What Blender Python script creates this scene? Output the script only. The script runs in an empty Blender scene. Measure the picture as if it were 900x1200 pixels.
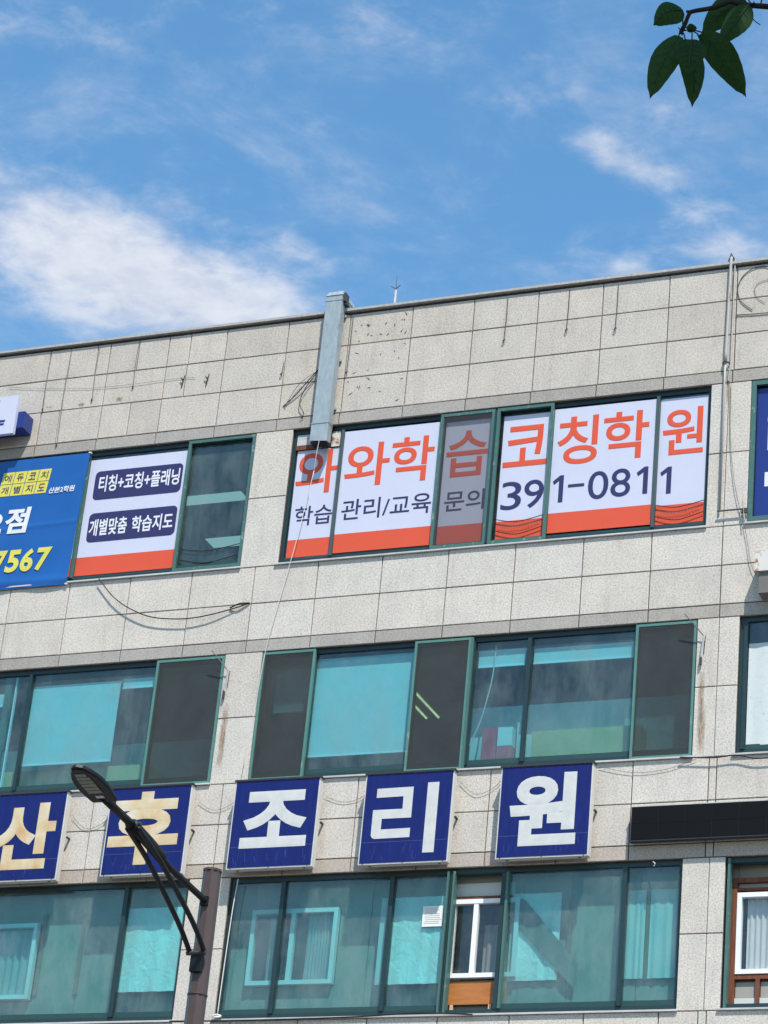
import bpy, bmesh, math, random
from mathutils import Vector, Matrix
R = math.radians
random.seed(7)
scene = bpy.context.scene
COL = scene.collection

# ------------------------------------------------------------------ camera
CAM = Vector((12.6, -30.0, 1.6))
yaw, pit, rol = -0.420703, 0.453786, 0.100469
fw = Vector((math.sin(yaw)*math.cos(pit), math.cos(yaw)*math.cos(pit), math.sin(pit)))
r0 = Vector((math.cos(yaw), -math.sin(yaw), 0)); u0 = r0.cross(fw)
rt = math.cos(rol)*r0 + math.sin(rol)*u0
up = -math.sin(rol)*r0 + math.cos(rol)*u0
cd = bpy.data.cameras.new('camera'); cam = bpy.data.objects.new('camera', cd); COL.objects.link(cam)
cd.sensor_fit = 'VERTICAL'; cd.sensor_height = 36.0; cd.lens = 36.0*3250.24/1200.0
cd.clip_start = 0.1; cd.clip_end = 2000
M3 = Matrix((rt, up, -fw)).transposed()
cam.matrix_world = Matrix.Translation(CAM) @ M3.to_4x4()
scene.camera = cam

# ------------------------------------------------------------------ light
SUN = Vector((0.30, -0.42, 0.86)).normalized()          # towards the sun
elev = math.asin(SUN.z); azim = math.atan2(SUN.x, SUN.y)
sd = bpy.data.lights.new('sun', 'SUN'); sd.energy = 4.0; sd.angle = R(0.5); sd.color = (1.0, 0.955, 0.89)
so = bpy.data.objects.new('sun', sd); COL.objects.link(so)
so.rotation_euler = SUN.to_track_quat('Z', 'Y').to_euler(); so.location = (10, -20, 40)

W = bpy.data.worlds.new('World'); scene.world = W; W.use_nodes = True
nt = W.node_tree; N = nt.nodes; L = nt.links; N.clear()
def nd(t, **k):
    n = N.new(t)
    for a, v in k.items(): setattr(n, a, v)
    return n
def mth(op, a, b=None, c=None, clamp=False):
    n = nd('ShaderNodeMath', operation=op, use_clamp=clamp)
    for i, v in enumerate((a, b, c)):
        if v is None: continue
        if isinstance(v, (int, float)): n.inputs[i].default_value = v
        else: L.new(v, n.inputs[i])
    return n.outputs[0]
sky = nd('ShaderNodeTexSky', sky_type='NISHITA', sun_disc=False)
sky.sun_elevation = elev; sky.sun_rotation = azim; sky.altitude = 200; sky.air_density = 1.25; sky.dust_density = 0.3; sky.ozone_density = 2.2
tc = nd('ShaderNodeTexCoord')
sx = nd('ShaderNodeSeparateXYZ'); L.new(tc.outputs['Generated'], sx.inputs[0])
zz = mth('MAXIMUM', sx.outputs[2], 0.06)
px_ = mth('DIVIDE', sx.outputs[0], zz); py_ = mth('DIVIDE', sx.outputs[1], zz)
cp = nd('ShaderNodeCombineXYZ'); L.new(px_, cp.inputs[0]); L.new(py_, cp.inputs[1])
P = cp.outputs[0]                                       # place on a flat cloud layer
def noise(vec, scale, detail, rough, dist=0.0, mscale=None, rot=0.0, loc=(0, 0, 0)):
    v = vec
    if mscale:
        mp = nd('ShaderNodeMapping'); mp.inputs['Scale'].default_value = mscale; mp.inputs['Rotation'].default_value = (0, 0, rot); mp.inputs['Location'].default_value = loc
        L.new(v, mp.inputs[0]); v = mp.outputs[0]
    n = nd('ShaderNodeTexNoise'); n.inputs['Scale'].default_value = scale; n.inputs['Detail'].default_value = detail
    n.inputs['Roughness'].default_value = rough; n.inputs['Distortion'].default_value = dist
    L.new(v, n.inputs['Vector']); return n.outputs['Fac']
def blob(cx, cy, a, b, rot, w):
    mp = nd('ShaderNodeMapping', vector_type='TEXTURE')
    mp.inputs['Location'].default_value = (cx, cy, 0); mp.inputs['Rotation'].default_value = (0, 0, rot); mp.inputs['Scale'].default_value = (a, b, 1)
    L.new(P, mp.inputs[0])
    ln = nd('ShaderNodeVectorMath', operation='LENGTH'); L.new(mp.outputs[0], ln.inputs[0])
    q = mth('MULTIPLY', ln.outputs['Value'], ln.outputs['Value'])
    e = mth('POWER', 2.71828, mth('MULTIPLY', q, -1.0))
    return mth('MULTIPLY', e, w)
n_big = noise(P, 13.0, 9, 0.60, 0.25)
n_fine = noise(P, 34.0, 7, 0.62, 0.3)
n_cir = noise(P, 8.0, 9, 0.62, 0.5, (1.0, 0.8, 1), 0.5, (3.1, 0.7, 0))
def ssum(lst):
    o = lst[0]
    for x in lst[1:]: o = mth('ADD', o, x)
    return o
blobs = ssum([blob(-0.895, 1.415, 0.150, 0.070, 1.15, 0.85), blob(-0.860, 1.500, 0.12, 0.075, 1.15, 0.85), blob(-0.80, 1.40, 0.03, 0.02, 1.2, 0.3), blob(-0.925, 1.50, 0.10, 0.05, 1.15, 0.5),
              blob(-0.745, 1.47, 0.060, 0.022, 1.2, 0.55), blob(-0.60, 1.235, 0.10, 0.035, 0.6, 0.30), blob(-0.80, 1.19, 0.06, 0.03, 0.5, 0.42),
              blob(-0.503, 1.408, 0.032, 0.020, 1.15, 0.85), blob(-0.482, 1.440, 0.026, 0.022, 0.6, 0.75), blob(-0.468, 1.492, 0.026, 0.020, 0.9, 0.62),
              blob(-0.455, 1.548, 0.040, 0.026, 0.5, 0.95), blob(-0.532, 1.552, 0.034, 0.022, 0.6, 0.95), blob(-0.45, 1.385, 0.030, 0.020, 1.0, 0.5), blob(-0.80, 1.535, 0.06, 0.05, 1.15, 0.45)])
cum = mth('ADD', blobs, mth('ADD', mth('MULTIPLY', mth('SUBTRACT', n_big, 0.5), 1.5), mth('MULTIPLY', mth('SUBTRACT', n_fine, 0.5), 0.95)))
def sstep(v, a, b, lo=0.0, hi=1.0):
    m = nd('ShaderNodeMapRange', interpolation_type='SMOOTHSTEP'); L.new(v, m.inputs[0])
    m.inputs[1].default_value = a; m.inputs[2].default_value = b; m.inputs[3].default_value = lo; m.inputs[4].default_value = hi
    return m.outputs[0]
d1 = sstep(cum, 0.16, 1.55)
cir = mth('ADD', n_cir, mth('MULTIPLY', mth('SUBTRACT', n_fine, 0.5), 0.25))
d2 = sstep(cir, 0.42, 0.95, 0.0, 0.55)
dens = mth('MULTIPLY', mth('ADD', d1, mth('MULTIPLY', d2, mth('SUBTRACT', 1.0, d1))), 0.93)
mx = nd('ShaderNodeMix', data_type='RGBA'); L.new(dens, mx.inputs[0])
hs = nd('ShaderNodeHueSaturation'); hs.inputs['Saturation'].default_value = 1.22; hs.inputs['Value'].default_value = 1.0; hs.inputs['Hue'].default_value = 0.492
L.new(sky.outputs[0], hs.inputs['Color']); L.new(hs.outputs[0], mx.inputs[6]); 
cc = nd('ShaderNodeMix', data_type='RGBA'); L.new(sstep(mth('ADD', mth('MULTIPLY', n_big, 0.6), mth('MULTIPLY', n_fine, 0.4)), 0.38, 0.62), cc.inputs[0])
cc.inputs[6].default_value = (3.25, 3.5, 4.1, 1); cc.inputs[7].default_value = (4.0, 4.15, 4.55, 1); L.new(cc.outputs[2], mx.inputs[7])
bg = nd('ShaderNodeBackground'); bg.inputs[1].default_value = 0.126; L.new(mx.outputs[2], bg.inputs[0])
wo = nd('ShaderNodeOutputWorld'); L.new(bg.outputs[0], wo.inputs[0])

vs = scene.view_settings; vs.view_transform = 'Standard'; vs.look = 'None'; vs.gamma = 1.0; vs.exposure = 0.68; vs.use_curve_mapping = False
scene.cycles.max_bounces = 8; scene.cycles.transparent_max_bounces = 24; scene.cycles.diffuse_bounces = 4; scene.cycles.glossy_bounces = 4
scene.cycles.caustics_reflective = False; scene.cycles.caustics_refractive = False; scene.cycles.sample_clamp_indirect = 6.0

# ------------------------------------------------------------------ materials
MAT = {}
class MatB:
    def __init__(s, name):
        m = bpy.data.materials.new(name); m.use_nodes = True; s.m = m; s.t = m.node_tree; s.n = s.t.nodes; s.l = s.t.links
        s.b = s.n['Principled BSDF']; s.out = s.n['Material Output']; MAT[name] = m
        s.co = s.n.new('ShaderNodeTexCoord').outputs['Object']
    def new(s, t, **k):
        n = s.n.new(t)
        for a, v in k.items(): setattr(n, a, v)
        return n
    def noise(s, scale, detail=4, rough=0.6, mscale=None, dist=0.0, vec=None):
        v = vec or s.co
        if mscale:
            mp = s.new('ShaderNodeMapping'); mp.inputs['Scale'].default_value = mscale; s.l.new(v, mp.inputs[0]); v = mp.outputs[0]
        n = s.new('ShaderNodeTexNoise'); n.inputs['Scale'].default_value = scale; n.inputs['Detail'].default_value = detail; n.inputs['Roughness'].default_value = rough; n.inputs['Distortion'].default_value = dist
        s.l.new(v, n.inputs['Vector']); return n.outputs['Fac']
    def ramp(s, fac, stops):
        r = s.new('ShaderNodeValToRGB'); s.l.new(fac, r.inputs[0]); e = r.color_ramp.elements
        while len(e) < len(stops): e.new(0.5)
        for i, (p, c) in enumerate(stops):
            e[i].position = p; e[i].color = (c, c, c, 1) if isinstance(c, (int, float)) else (*c, 1)
        return r.outputs[0]
    def mix(s, fac, a, b, mode='MIX'):
        n = s.new('ShaderNodeMix', data_type='RGBA', blend_type=mode)
        for i, v in ((0, fac), (6, a), (7, b)):
            if isinstance(v, (int, float)): n.inputs[i].default_value = v if i == 0 else (v, v, v, 1)
            elif isinstance(v, tuple): n.inputs[i].default_value = (*v, 1)
            else: s.l.new(v, n.inputs[i])
        return n.outputs[2]
    def set(s, col=None, rough=0.6, metal=0.0, spec=0.5, bump=None, bstr=0.3, bdist=0.003):
        if col is not None:
            if isinstance(col, tuple): s.b.inputs['Base Color'].default_value = (*col, 1)
            else: s.l.new(col, s.b.inputs['Base Color'])
        if isinstance(rough, float): s.b.inputs['Roughness'].default_value = rough
        else: s.l.new(rough, s.b.inputs['Roughness'])
        s.b.inputs['Metallic'].default_value = metal; s.b.inputs['Specular IOR Level'].default_value = spec
        if bump is not None:
            bp = s.new('ShaderNodeBump'); bp.inputs['Strength'].default_value = bstr; bp.inputs['Distance'].default_value = bdist
            s.l.new(bump, bp.inputs['Height']); s.l.new(bp.outputs[0], s.b.inputs['Normal'])
        return s.m

def stone(name, tint, var=0.055):
    m = MatB(name)
    g1 = m.noise(44, 3, 0.7); g2 = m.noise(95, 2, 0.6)
    sp = m.ramp(g1, [(0.34, 0.68), (0.50, 0.98), (0.66, 1.14)])
    sp2 = m.ramp(g2, [(0.30, 0.64), (0.43, 1.0), (0.70, 1.06)])
    c = m.mix(1.0, m.mix(1.0, tint, sp, 'MULTIPLY'), sp2, 'MULTIPLY')
    blot = m.ramp(m.noise(2.6, 5, 0.6), [(0.30, (0.91, 0.905, 0.905)), (0.64, (1.04, 1.03, 1.01))])
    c = m.mix(1.0, c, blot, 'MULTIPLY')
    st = m.ramp(m.noise(3.2, 6, 0.65, (2.2, 1, 0.22)), [(0.52, 1.0), (0.80, (0.76, 0.74, 0.71))])   # run-off dirt
    c = m.mix(0.75, c, st, 'MULTIPLY')
    oi = m.new('ShaderNodeObjectInfo')
    rv = m.ramp(oi.outputs['Random'], [(0.0, (1-var*1.3, 1-var*1.4, 1-var*1.5)), (0.35, (1.0, 0.99, 0.97)), (0.7, (0.99, 1.0, 1.01)), (1.0, (1+var*0.7, 1+var*0.6, 1+var*0.45))])
    c = m.mix(1.0, c, rv, 'MULTIPLY')
    return m.set(c, 0.72, spec=0.25, bump=g2, bstr=0.35, bdist=0.004)
stone('granite', (0.510, 0.466, 0.412))
stone('granite_light', (0.570, 0.530, 0.478))
stone('granite_dark', (0.370, 0.345, 0.315), 0.07)
stone('granite_beige', (0.43, 0.375, 0.325), 0.06)
m = MatB('joint'); m.set(m.ramp(m.noise(14, 4), [(0.3, (0.05, 0.047, 0.043)), (0.7, (0.11, 0.10, 0.09))]), 0.9, spec=0.1)
m = MatB('coping_stone'); m.set(m.ramp(m.noise(22, 5, 0.7), [(0.3, (0.30, 0.29, 0.27)), (0.7, (0.46, 0.44, 0.41))]), 0.75, spec=0.2)
m = MatB('sill_metal'); m.set(m.ramp(m.noise(6, 5, 0.7, (0.6, 4, 4)), [(0.3, (0.36, 0.36, 0.35)), (0.7, (0.58, 0.57, 0.55))]), 0.5, spec=0.4)
def paint(name, c, chip, rough=0.42, amount=0.66, scale=16):
    m = MatB(name); n = m.noise(scale, 6, 0.7, (1, 1, 0.45))
    f = m.ramp(n, [(amount, 0.0), (amount+0.04, 1.0)])
    base = m.mix(m.noise(3, 3), tuple(x*0.82 for x in c), tuple(x*1.15 for x in c))
    return m.set(m.mix(f, base, chip), rough, spec=0.4)
paint('frame_dark', (0.014, 0.036, 0.040), (0.04, 0.075, 0.075), 0.40, 0.70)
paint('frame_grey', (0.055, 0.085, 0.083), (0.13, 0.16, 0.155), 0.42, 0.64)
paint('frame_mint', (0.080, 0.20, 0.172), (0.20, 0.30, 0.27), 0.42, 0.62)
paint('frame_rail', (0.020, 0.058, 0.058), (0.06, 0.10, 0.10), 0.42, 0.68)
paint('frame_green', (0.058, 0.135, 0.118), (0.19, 0.26, 0.24), 0.42, 0.60)
paint('frame_teal', (0.022, 0.15, 0.125), (0.02, 0.06, 0.06), 0.4, 0.68)
def flat(name, c, rough=0.5, spec=0.4, var=0.10, scale=4.0, metal=0.0):
    m = MatB(name)
    col = m.mix(m.noise(scale, 5, 0.65), tuple(x*(1-var) for x in c), tuple(min(1, x*(1+var)) for x in c))
    return m.set(col, rough, metal, spec)
m = MatB('film_white'); h = m.noise(3.0, 4, 0.55, (1.5, 1, 0.5), 0.6)
m.set(m.mix(m.noise(1.6, 5, 0.6), (0.500, 0.515, 0.625), (0.555, 0.570, 0.680)), 0.34, spec=0.4, bump=h, bstr=0.25, bdist=0.012)
flat('film_red', (0.62, 0.085, 0.038), 0.42, 0.3, 0.05, 2.5)
flat('print_orange', (0.62, 0.085, 0.038), 0.45, 0.3, 0.05, 5)
flat('print_navy', (0.030, 0.030, 0.105), 0.45, 0.3, 0.06, 5)
flat('print_white', (0.66, 0.67, 0.72), 0.45, 0.3, 0.03, 5)
flat('print_yellow', (0.62, 0.56, 0.10), 0.5, 0.3, 0.06, 5)
flat('print_blue', (0.02, 0.03, 0.20), 0.45, 0.3)
flat('film_blue', (0.014, 0.032, 0.185), 0.35, 0.4, 0.06)
m = MatB('sign_blue')
gr = m.ramp(m.noise(5, 6, 0.7, (3, 3, 0.5)), [(0.36, (0.005, 0.013, 0.105)), (0.62, (0.008, 0.018, 0.135)), (0.82, (0.028, 0.036, 0.135))])
m.set(gr, 0.5, spec=0.2)
m = MatB('sign_letter_white'); m.set(m.ramp(m.noise(6, 5, 0.6), [(0.3, (0.49, 0.49, 0.465)), (0.7, (0.59, 0.59, 0.57))]), 0.5)
m = MatB('sign_letter_aged'); m.set(m.ramp(m.noise(2.2, 5, 0.6, None, 0.4), [(0.36, (0.52, 0.33, 0.15)), (0.50, (0.58, 0.45, 0.26)), (0.66, (0.62, 0.57, 0.45))]), 0.55)
m = MatB('sign_side'); m.set(m.ramp(m.noise(5, 6, 0.7, (3, 3, 0.6)), [(0.35, (0.62, 0.61, 0.58)), (0.68, (0.52, 0.49, 0.44)), (0.8, (0.30, 0.24, 0.18))]), 0.5)
flat('sign_top', (0.03, 0.03, 0.032), 0.6)
flat('scratch', (0.075, 0.09, 0.22), 0.6)
m = MatB('banner_blue'); m.set(m.mix(m.noise(2.5, 4), (0.009, 0.085, 0.30), (0.013, 0.11, 0.37)), 0.42, spec=0.35)
flat('led_black', (0.0035, 0.0045, 0.006), 0.7, 0.12, 0.25, 40)
flat('led_frame', (0.025, 0.028, 0.032), 0.5)
m = MatB('galvanized'); g = m.noise(7, 6, 0.7, (2, 2, 0.7))
c = m.ramp(g, [(0.28, (0.25, 0.29, 0.30)), (0.55, (0.34, 0.395, 0.41)), (0.78, (0.42, 0.46, 0.465))])
ru = m.ramp(m.noise(4, 7, 0.75, (2, 2, 0.8)), [(0.60, 0.0), (0.72, 0.75)])
m.set(m.mix(ru, c, (0.19, 0.17, 0.14)), 0.5, 0.25, 0.4, g, 0.15, 0.01)
m = MatB('pipe_white'); ru = m.ramp(m.noise(3.5, 6, 0.7, (3, 3, 0.8)), [(0.56, 0.0), (0.66, 1.0)])
m.set(m.mix(ru, (0.38, 0.38, 0.36), (0.28, 0.16, 0.08)), 0.5)
m = MatB('rusty_white'); ru = m.ramp(m.noise(7, 7, 0.7), [(0.52, 0.0), (0.60, 1.0)])
m.set(m.mix(ru, (0.60, 0.58, 0.53), (0.28, 0.11, 0.04)), 0.6)
m = MatB('rust_stain'); ru = m.noise(9, 6, 0.7, (4, 4, 0.7))
gx = m.new('ShaderNodeSeparateXYZ'); m.l.new(m.n['Texture Coordinate'].outputs['Generated'], gx.inputs[0])
def hump(o):
    a_ = m.new('ShaderNodeMath', operation='SUBTRACT'); m.l.new(o, a_.inputs[0]); a_.inputs[1].default_value = 0.5
    b_ = m.new('ShaderNodeMath', operation='MULTIPLY'); m.l.new(a_.outputs[0], b_.inputs[0]); m.l.new(a_.outputs[0], b_.inputs[1])
    c_ = m.new('ShaderNodeMath', operation='MULTIPLY_ADD'); m.l.new(b_.outputs[0], c_.inputs[0]); c_.inputs[1].default_value = -4.0; c_.inputs[2].default_value = 1.0
    return c_.outputs[0]
def mu(p, q):
    n_ = m.new('ShaderNodeMath', operation='MULTIPLY', use_clamp=True); m.l.new(p, n_.inputs[0]); m.l.new(q, n_.inputs[1]); return n_.outputs[0]
tr = m.new('ShaderNodeBsdfTransparent'); ms = m.new('ShaderNodeMixShader')
m.l.new(mu(mu(hump(gx.outputs[0]), hump(gx.outputs[2])), m.ramp(ru, [(0.34, 0.03), (0.66, 0.50)])), ms.inputs[0]); m.l.new(tr.outputs[0], ms.inputs[1]); m.l.new(m.b.outputs[0], ms.inputs[2]); m.l.new(ms.outputs[0], m.out.inputs[0])
m.set((0.30, 0.17, 0.075), 0.9, spec=0.1)
flat('cable_black', (0.012, 0.012, 0.013), 0.5, 0.3)
flat('cable_white', (0.62, 0.61, 0.58), 0.5, 0.3)
flat('cable_grey', (0.15, 0.14, 0.13), 0.6, 0.3)
flat('steel_dark', (0.06, 0.06, 0.06), 0.5, 0.4, 0.2, 20, 0.3)
m = MatB('pole_brown'); m.set(m.mix(m.noise(9, 5, 0.7), (0.055, 0.034, 0.030), (0.085, 0.055, 0.048)), 0.42, spec=0.45)
flat('lamp_black', (0.006, 0.006, 0.0065), 0.5, 0.3, 0.2, 9)
flat('lamp_lens', (0.13, 0.14, 0.10), 0.25, 0.5, 0.2, 30)
flat('lamp_tag', (0.55, 0.57, 0.58), 0.5)
flat('bark', (0.035, 0.026, 0.022), 0.85, 0.2, 0.35, 40)
m = MatB('leaf'); lc = m.mix(m.noise(18, 4), (0.018, 0.048, 0.014), (0.034, 0.078, 0.020))
m.set(lc, 0.6, spec=0.2)
tl = m.new('ShaderNodeBsdfTranslucent'); m.l.new(m.mix(0.5, lc, (0.05, 0.14, 0.02)), tl.inputs[0]); ms = m.new('ShaderNodeMixShader'); ms.inputs[0].default_value = 0.32
m.l.new(m.b.outputs[0], ms.inputs[1]); m.l.new(tl.outputs[0], ms.inputs[2]); m.l.new(ms.outputs[0], m.out.inputs[0])
flat('leaf_rib', (0.035, 0.062, 0.024), 0.6, 0.2)
flat('wall_white', (0.56, 0.57, 0.54), 0.8, 0.2, 0.06, 1.5)
flat('ceiling_white', (0.66, 0.66, 0.63), 0.8, 0.2, 0.03)
flat('floor_grey', (0.28, 0.25, 0.21), 0.6)
flat('batten_brown', (0.24, 0.17, 0.12), 0.8, 0.2)
flat('inner_board', (0.31, 0.305, 0.27), 0.8, 0.2, 0.12, 1.8)
m = MatB('blind_white'); m.set(m.mix(m.noise(1.8, 4), (0.56, 0.57, 0.58), (0.68, 0.69, 0.69)), 0.8, spec=0.2)
m = MatB('plastic_sheet'); h = m.noise(5, 6, 0.6, (1.6, 1, 1), 0.8); m.set((0.82, 0.85, 0.84), 0.45, spec=0.4, bump=h, bstr=0.6, bdist=0.04)
flat('upvc_white', (0.78, 0.79, 0.80), 0.4, 0.4, 0.03)
flat('curtain_pale', (0.55, 0.55, 0.55), 0.85, 0.1, 0.06)
flat('cloth_grey', (0.20, 0.21, 0.20), 0.85, 0.1, 0.12)
flat('beige_wood', (0.66, 0.42, 0.23), 0.6, 0.3, 0.08)
m = MatB('plywood'); w = m.noise(3, 6, 0.6, (1, 1, 5)); m.set(m.ramp(w, [(0.3, (0.33, 0.115, 0.028)), (0.7, (0.49, 0.19, 0.055))]), 0.5, spec=0.3)
m = MatB('wood_red'); w = m.noise(6, 6, 0.65, (4, 4, 0.6)); m.set(m.ramp(w, [(0.3, (0.10, 0.032, 0.016)), (0.7, (0.21, 0.072, 0.034))]), 0.6, spec=0.3)
flat('box_red', (0.72, 0.075, 0.10), 0.6)
flat('paper', (0.74, 0.74, 0.70), 0.7, 0.2, 0.04, 30)
m = MatB('mottled_paper'); m.set(m.ramp(m.noise(34, 5, 0.75, None, 0.3), [(0.30, (0.18, 0.20, 0.20)), (0.37, (0.52, 0.56, 0.55)), (0.7, (0.58, 0.62, 0.61))]), 0.6, spec=0.3)
flat('asphalt', (0.052, 0.052, 0.054), 0.9, 0.2, 0.2, 30)
flat('pavement', (0.26, 0.25, 0.24), 0.85, 0.2, 0.12, 3)
flat('road_paint', (0.70, 0.70, 0.68), 0.7)
def emit(name, c, s):
    m = MatB(name); m.set((0.8, 0.8, 0.8), 0.5); m.b.inputs['Emission Color'].default_value = (*c, 1); m.b.inputs['Emission Strength'].default_value = s
emit('tube_glow', (1.0, 0.86, 0.42), 1.3)
emit('panel_glow', (0.95, 1.0, 0.97), 0.28)
def glass(name, tint, dust, refl=1.0):
    m = MatB(name); m.n.remove(m.b)
    tr = m.new('ShaderNodeBsdfTransparent'); tr.inputs[0].default_value = (*tint, 1)
    gl = m.new('ShaderNodeBsdfGlossy'); gl.inputs['Roughness'].default_value = 0.02; gl.inputs['Color'].default_value = (0.9, 0.95, 0.95, 1)
    df = m.new('ShaderNodeBsdfDiffuse'); df.inputs[0].default_value = (0.42, 0.44, 0.41, 1)
    d_a = m.ramp(m.noise(1.7, 6, 0.65, (1.3, 1, 0.7)), [(0.36, dust*0.15), (0.72, dust*1.9)])
    d_b = m.ramp(m.noise(5.0, 5, 0.7, (3.0, 1, 0.25)), [(0.52, 0.0), (0.82, dust*0.7)])
    dn = m.mix(1.0, d_a, d_b, 'ADD')
    a = m.new('ShaderNodeMixShader'); m.l.new(dn, a.inputs[0]); m.l.new(tr.outputs[0], a.inputs[1]); m.l.new(df.outputs[0], a.inputs[2])
    fr = m.new('ShaderNodeFresnel'); fr.inputs[0].default_value = 1.75
    bp = m.new('ShaderNodeBump'); bp.inputs['Strength'].default_value = 0.22; bp.inputs['Distance'].default_value = 0.03
    m.l.new(m.noise(1.3, 2), bp.inputs['Height']); m.l.new(bp.outputs[0], gl.inputs['Normal'])
    gm = m.new('ShaderNodeNewGeometry'); ml = m.new('ShaderNodeMath', operation='MULTIPLY'); sb = m.new('ShaderNodeMath', operation='SUBTRACT'); sb.inputs[0].default_value = 1.0
    m.l.new(gm.outputs['Backfacing'], sb.inputs[1]); m.l.new(fr.outputs[0], ml.inputs[0]); m.l.new(sb.outputs[0], ml.inputs[1])   # only the outer face of a pane mirrors
    b = m.new('ShaderNodeMixShader'); m.l.new(ml.outputs[0], b.inputs[0]); m.l.new(a.outputs[0], b.inputs[1]); m.l.new(gl.outputs[0], b.inputs[2])
    m.l.new(b.outputs[0], m.out.inputs[0])
glass('glass_teal', (0.64, 0.90, 0.92), 0.075)       # two faces per pane
glass('glass_dusty', (0.66, 0.90, 0.89), 0.09)
glass('glass_clear', (0.92, 0.95, 0.95), 0.03)
m = MatB('screen_mesh'); tr = m.new('ShaderNodeBsdfTransparent'); ms = m.new('ShaderNodeMixShader'); 
sn = m.ramp(m.noise(3, 5, 0.6), [(0.3, 0.30), (0.7, 0.46)]); m.l.new(sn, ms.inputs[0])
m.l.new(tr.outputs[0], ms.inputs[1]); m.l.new(m.b.outputs[0], ms.inputs[2]); m.l.new(ms.outputs[0], m.out.inputs[0]); m.set((0.066, 0.072, 0.072), 0.8, spec=0.1)
m = MatB('screen_fine'); tr = m.new('ShaderNodeBsdfTransparent'); ms = m.new('ShaderNodeMixShader'); ms.inputs[0].default_value = 0.22
m.l.new(tr.outputs[0], ms.inputs[1]); m.l.new(m.b.outputs[0], ms.inputs[2]); m.l.new(ms.outputs[0], m.out.inputs[0]); m.set((0.10, 0.10, 0.11), 0.8, spec=0.1)

# ------------------------------------------------------------------ mesh helpers
class MB:
    def __init__(s): s.v = []; s.f = []
    def box(s, x0, x1, y0, y1, z0, z1):
        b = len(s.v)
        s.v += [(x0,y0,z0),(x1,y0,z0),(x1,y1,z0),(x0,y1,z0),(x0,y0,z1),(x1,y0,z1),(x1,y1,z1),(x0,y1,z1)]
        s.f += [tuple(b+i for i in q) for q in ((0,3,2,1),(4,5,6,7),(0,1,5,4),(1,2,6,5),(2,3,7,6),(3,0,4,7))]
        return s
    def tile(s, x0, x1, z0, z1, yf, yb, e=0.005):
        b = len(s.v)
        s.v += [(x0,yb,z0),(x1,yb,z0),(x1,yb,z1),(x0,yb,z1),(x0,yf+e,z0),(x1,yf+e,z0),(x1,yf+e,z1),(x0,yf+e,z1),(x0+e,yf,z0+e),(x1-e,yf,z0+e),(x1-e,yf,z1-e),(x0+e,yf,z1-e)]
        q = [(8,9,10,11)]
        for i in range(4):
            j = (i+1) % 4; q += [(4+i,4+j,8+j,8+i),(i,j,4+j,4+i)]
        s.f += [tuple(b+i for i in k) for k in q]; return s
    def ring(s, x0, x1, z0, z1, w, y0, y1, wb=None, wt=None):
        wb = wb or w; wt = wt or w
        s.box(x0, x0+w, y0, y1, z0, z1).box(x1-w, x1, y0, y1, z0, z1)
        s.box(x0+w, x1-w, y0, y1, z0, z0+wb).box(x0+w, x1-w, y0, y1, z1-wt, z1); return s
    def tube(s, pts, r, n=8, r1=None):
        pts = [Vector(p) for p in pts]; k = len(pts); b = len(s.v)
        for i, p in enumerate(pts):
            t = (pts[min(i+1, k-1)] - pts[max(i-1, 0)]).normalized()
            a = Vector((0,0,1)) if abs(t.z) < 0.9 else Vector((1,0,0))
            e1 = t.cross(a).normalized(); e2 = t.cross(e1)
            rr = r if r1 is None else r + (r1-r)*i/(k-1)
            for j in range(n):
                an = 2*math.pi*j/n; s.v.append(tuple(p + e1*math.cos(an)*rr + e2*math.sin(an)*rr))
        for i in range(k-1):
            for j in range(n):
                q = (j+1) % n; s.f.append((b+i*n+j, b+i*n+q, b+(i+1)*n+q, b+(i+1)*n+j))
        s.f.append(tuple(b+j for j in range(n))[::-1]); s.f.append(tuple(b+(k-1)*n+j for j in range(n))); return s
    def prism(s, poly, axis_fn, d0, d1):
        n = len(poly); b = len(s.v)
        for d in (d0, d1): s.v += [axis_fn(p, d) for p in poly]
        s.f.append(tuple(b+i for i in range(n))); s.f.append(tuple(b+n+i for i in range(n))[::-1])
        for i in range(n):
            j = (i+1) % n; s.f.append((b+i, b+n+i, b+n+j, b+j))
        return s
    def build(s, name, mat, root=None, smooth=False, fix=True):
        o0 = Vector((0,0,0))
        q = root
        while q is not None: o0 = o0 + q.location; q = q.parent
        me = bpy.data.meshes.new(name); me.from_pydata([tuple(Vector(v)-o0) for v in s.v], [], s.f)
        if fix:
            bm = bmesh.new(); bm.from_mesh(me); bmesh.ops.recalc_face_normals(bm, faces=bm.faces); bm.to_mesh(me); bm.free()
        if smooth:
            for p in me.polygons: p.use_smooth = True
        me.materials.append(MAT[mat]); o = bpy.data.objects.new(name, me); COL.objects.link(o)
        if root is not None: o.parent = root
        return o
def spline(pts, n=8):
    pts = [Vector(p) for p in pts]; out = []
    for i in range(len(pts)-1):
        p0 = pts[max(i-1,0)]; p1 = pts[i]; p2 = pts[i+1]; p3 = pts[min(i+2,len(pts)-1)]
        for k in range(n):
            t = k/n
            out.append(0.5*((2*p1)+(p2-p0)*t+(2*p0-5*p1+4*p2-p3)*t*t+(3*p1-p0-3*p2+p3)*t**3))
    out.append(pts[-1]); return out
def tag(o, label, cat, group=None, kind=None):
    if label: o['label'] = label
    if cat: o['category'] = cat
    if group: o['group'] = group
    if kind: o['kind'] = kind
    return o
def empty(name, loc=(0,0,0), parent=None):
    o = bpy.data.objects.new(name, None); COL.objects.link(o); o.location = loc
    if parent is not None: o.parent = parent
    return o
def bx(name, mat, root, *b): return MB().box(*b).build(name, mat, root)

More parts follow.
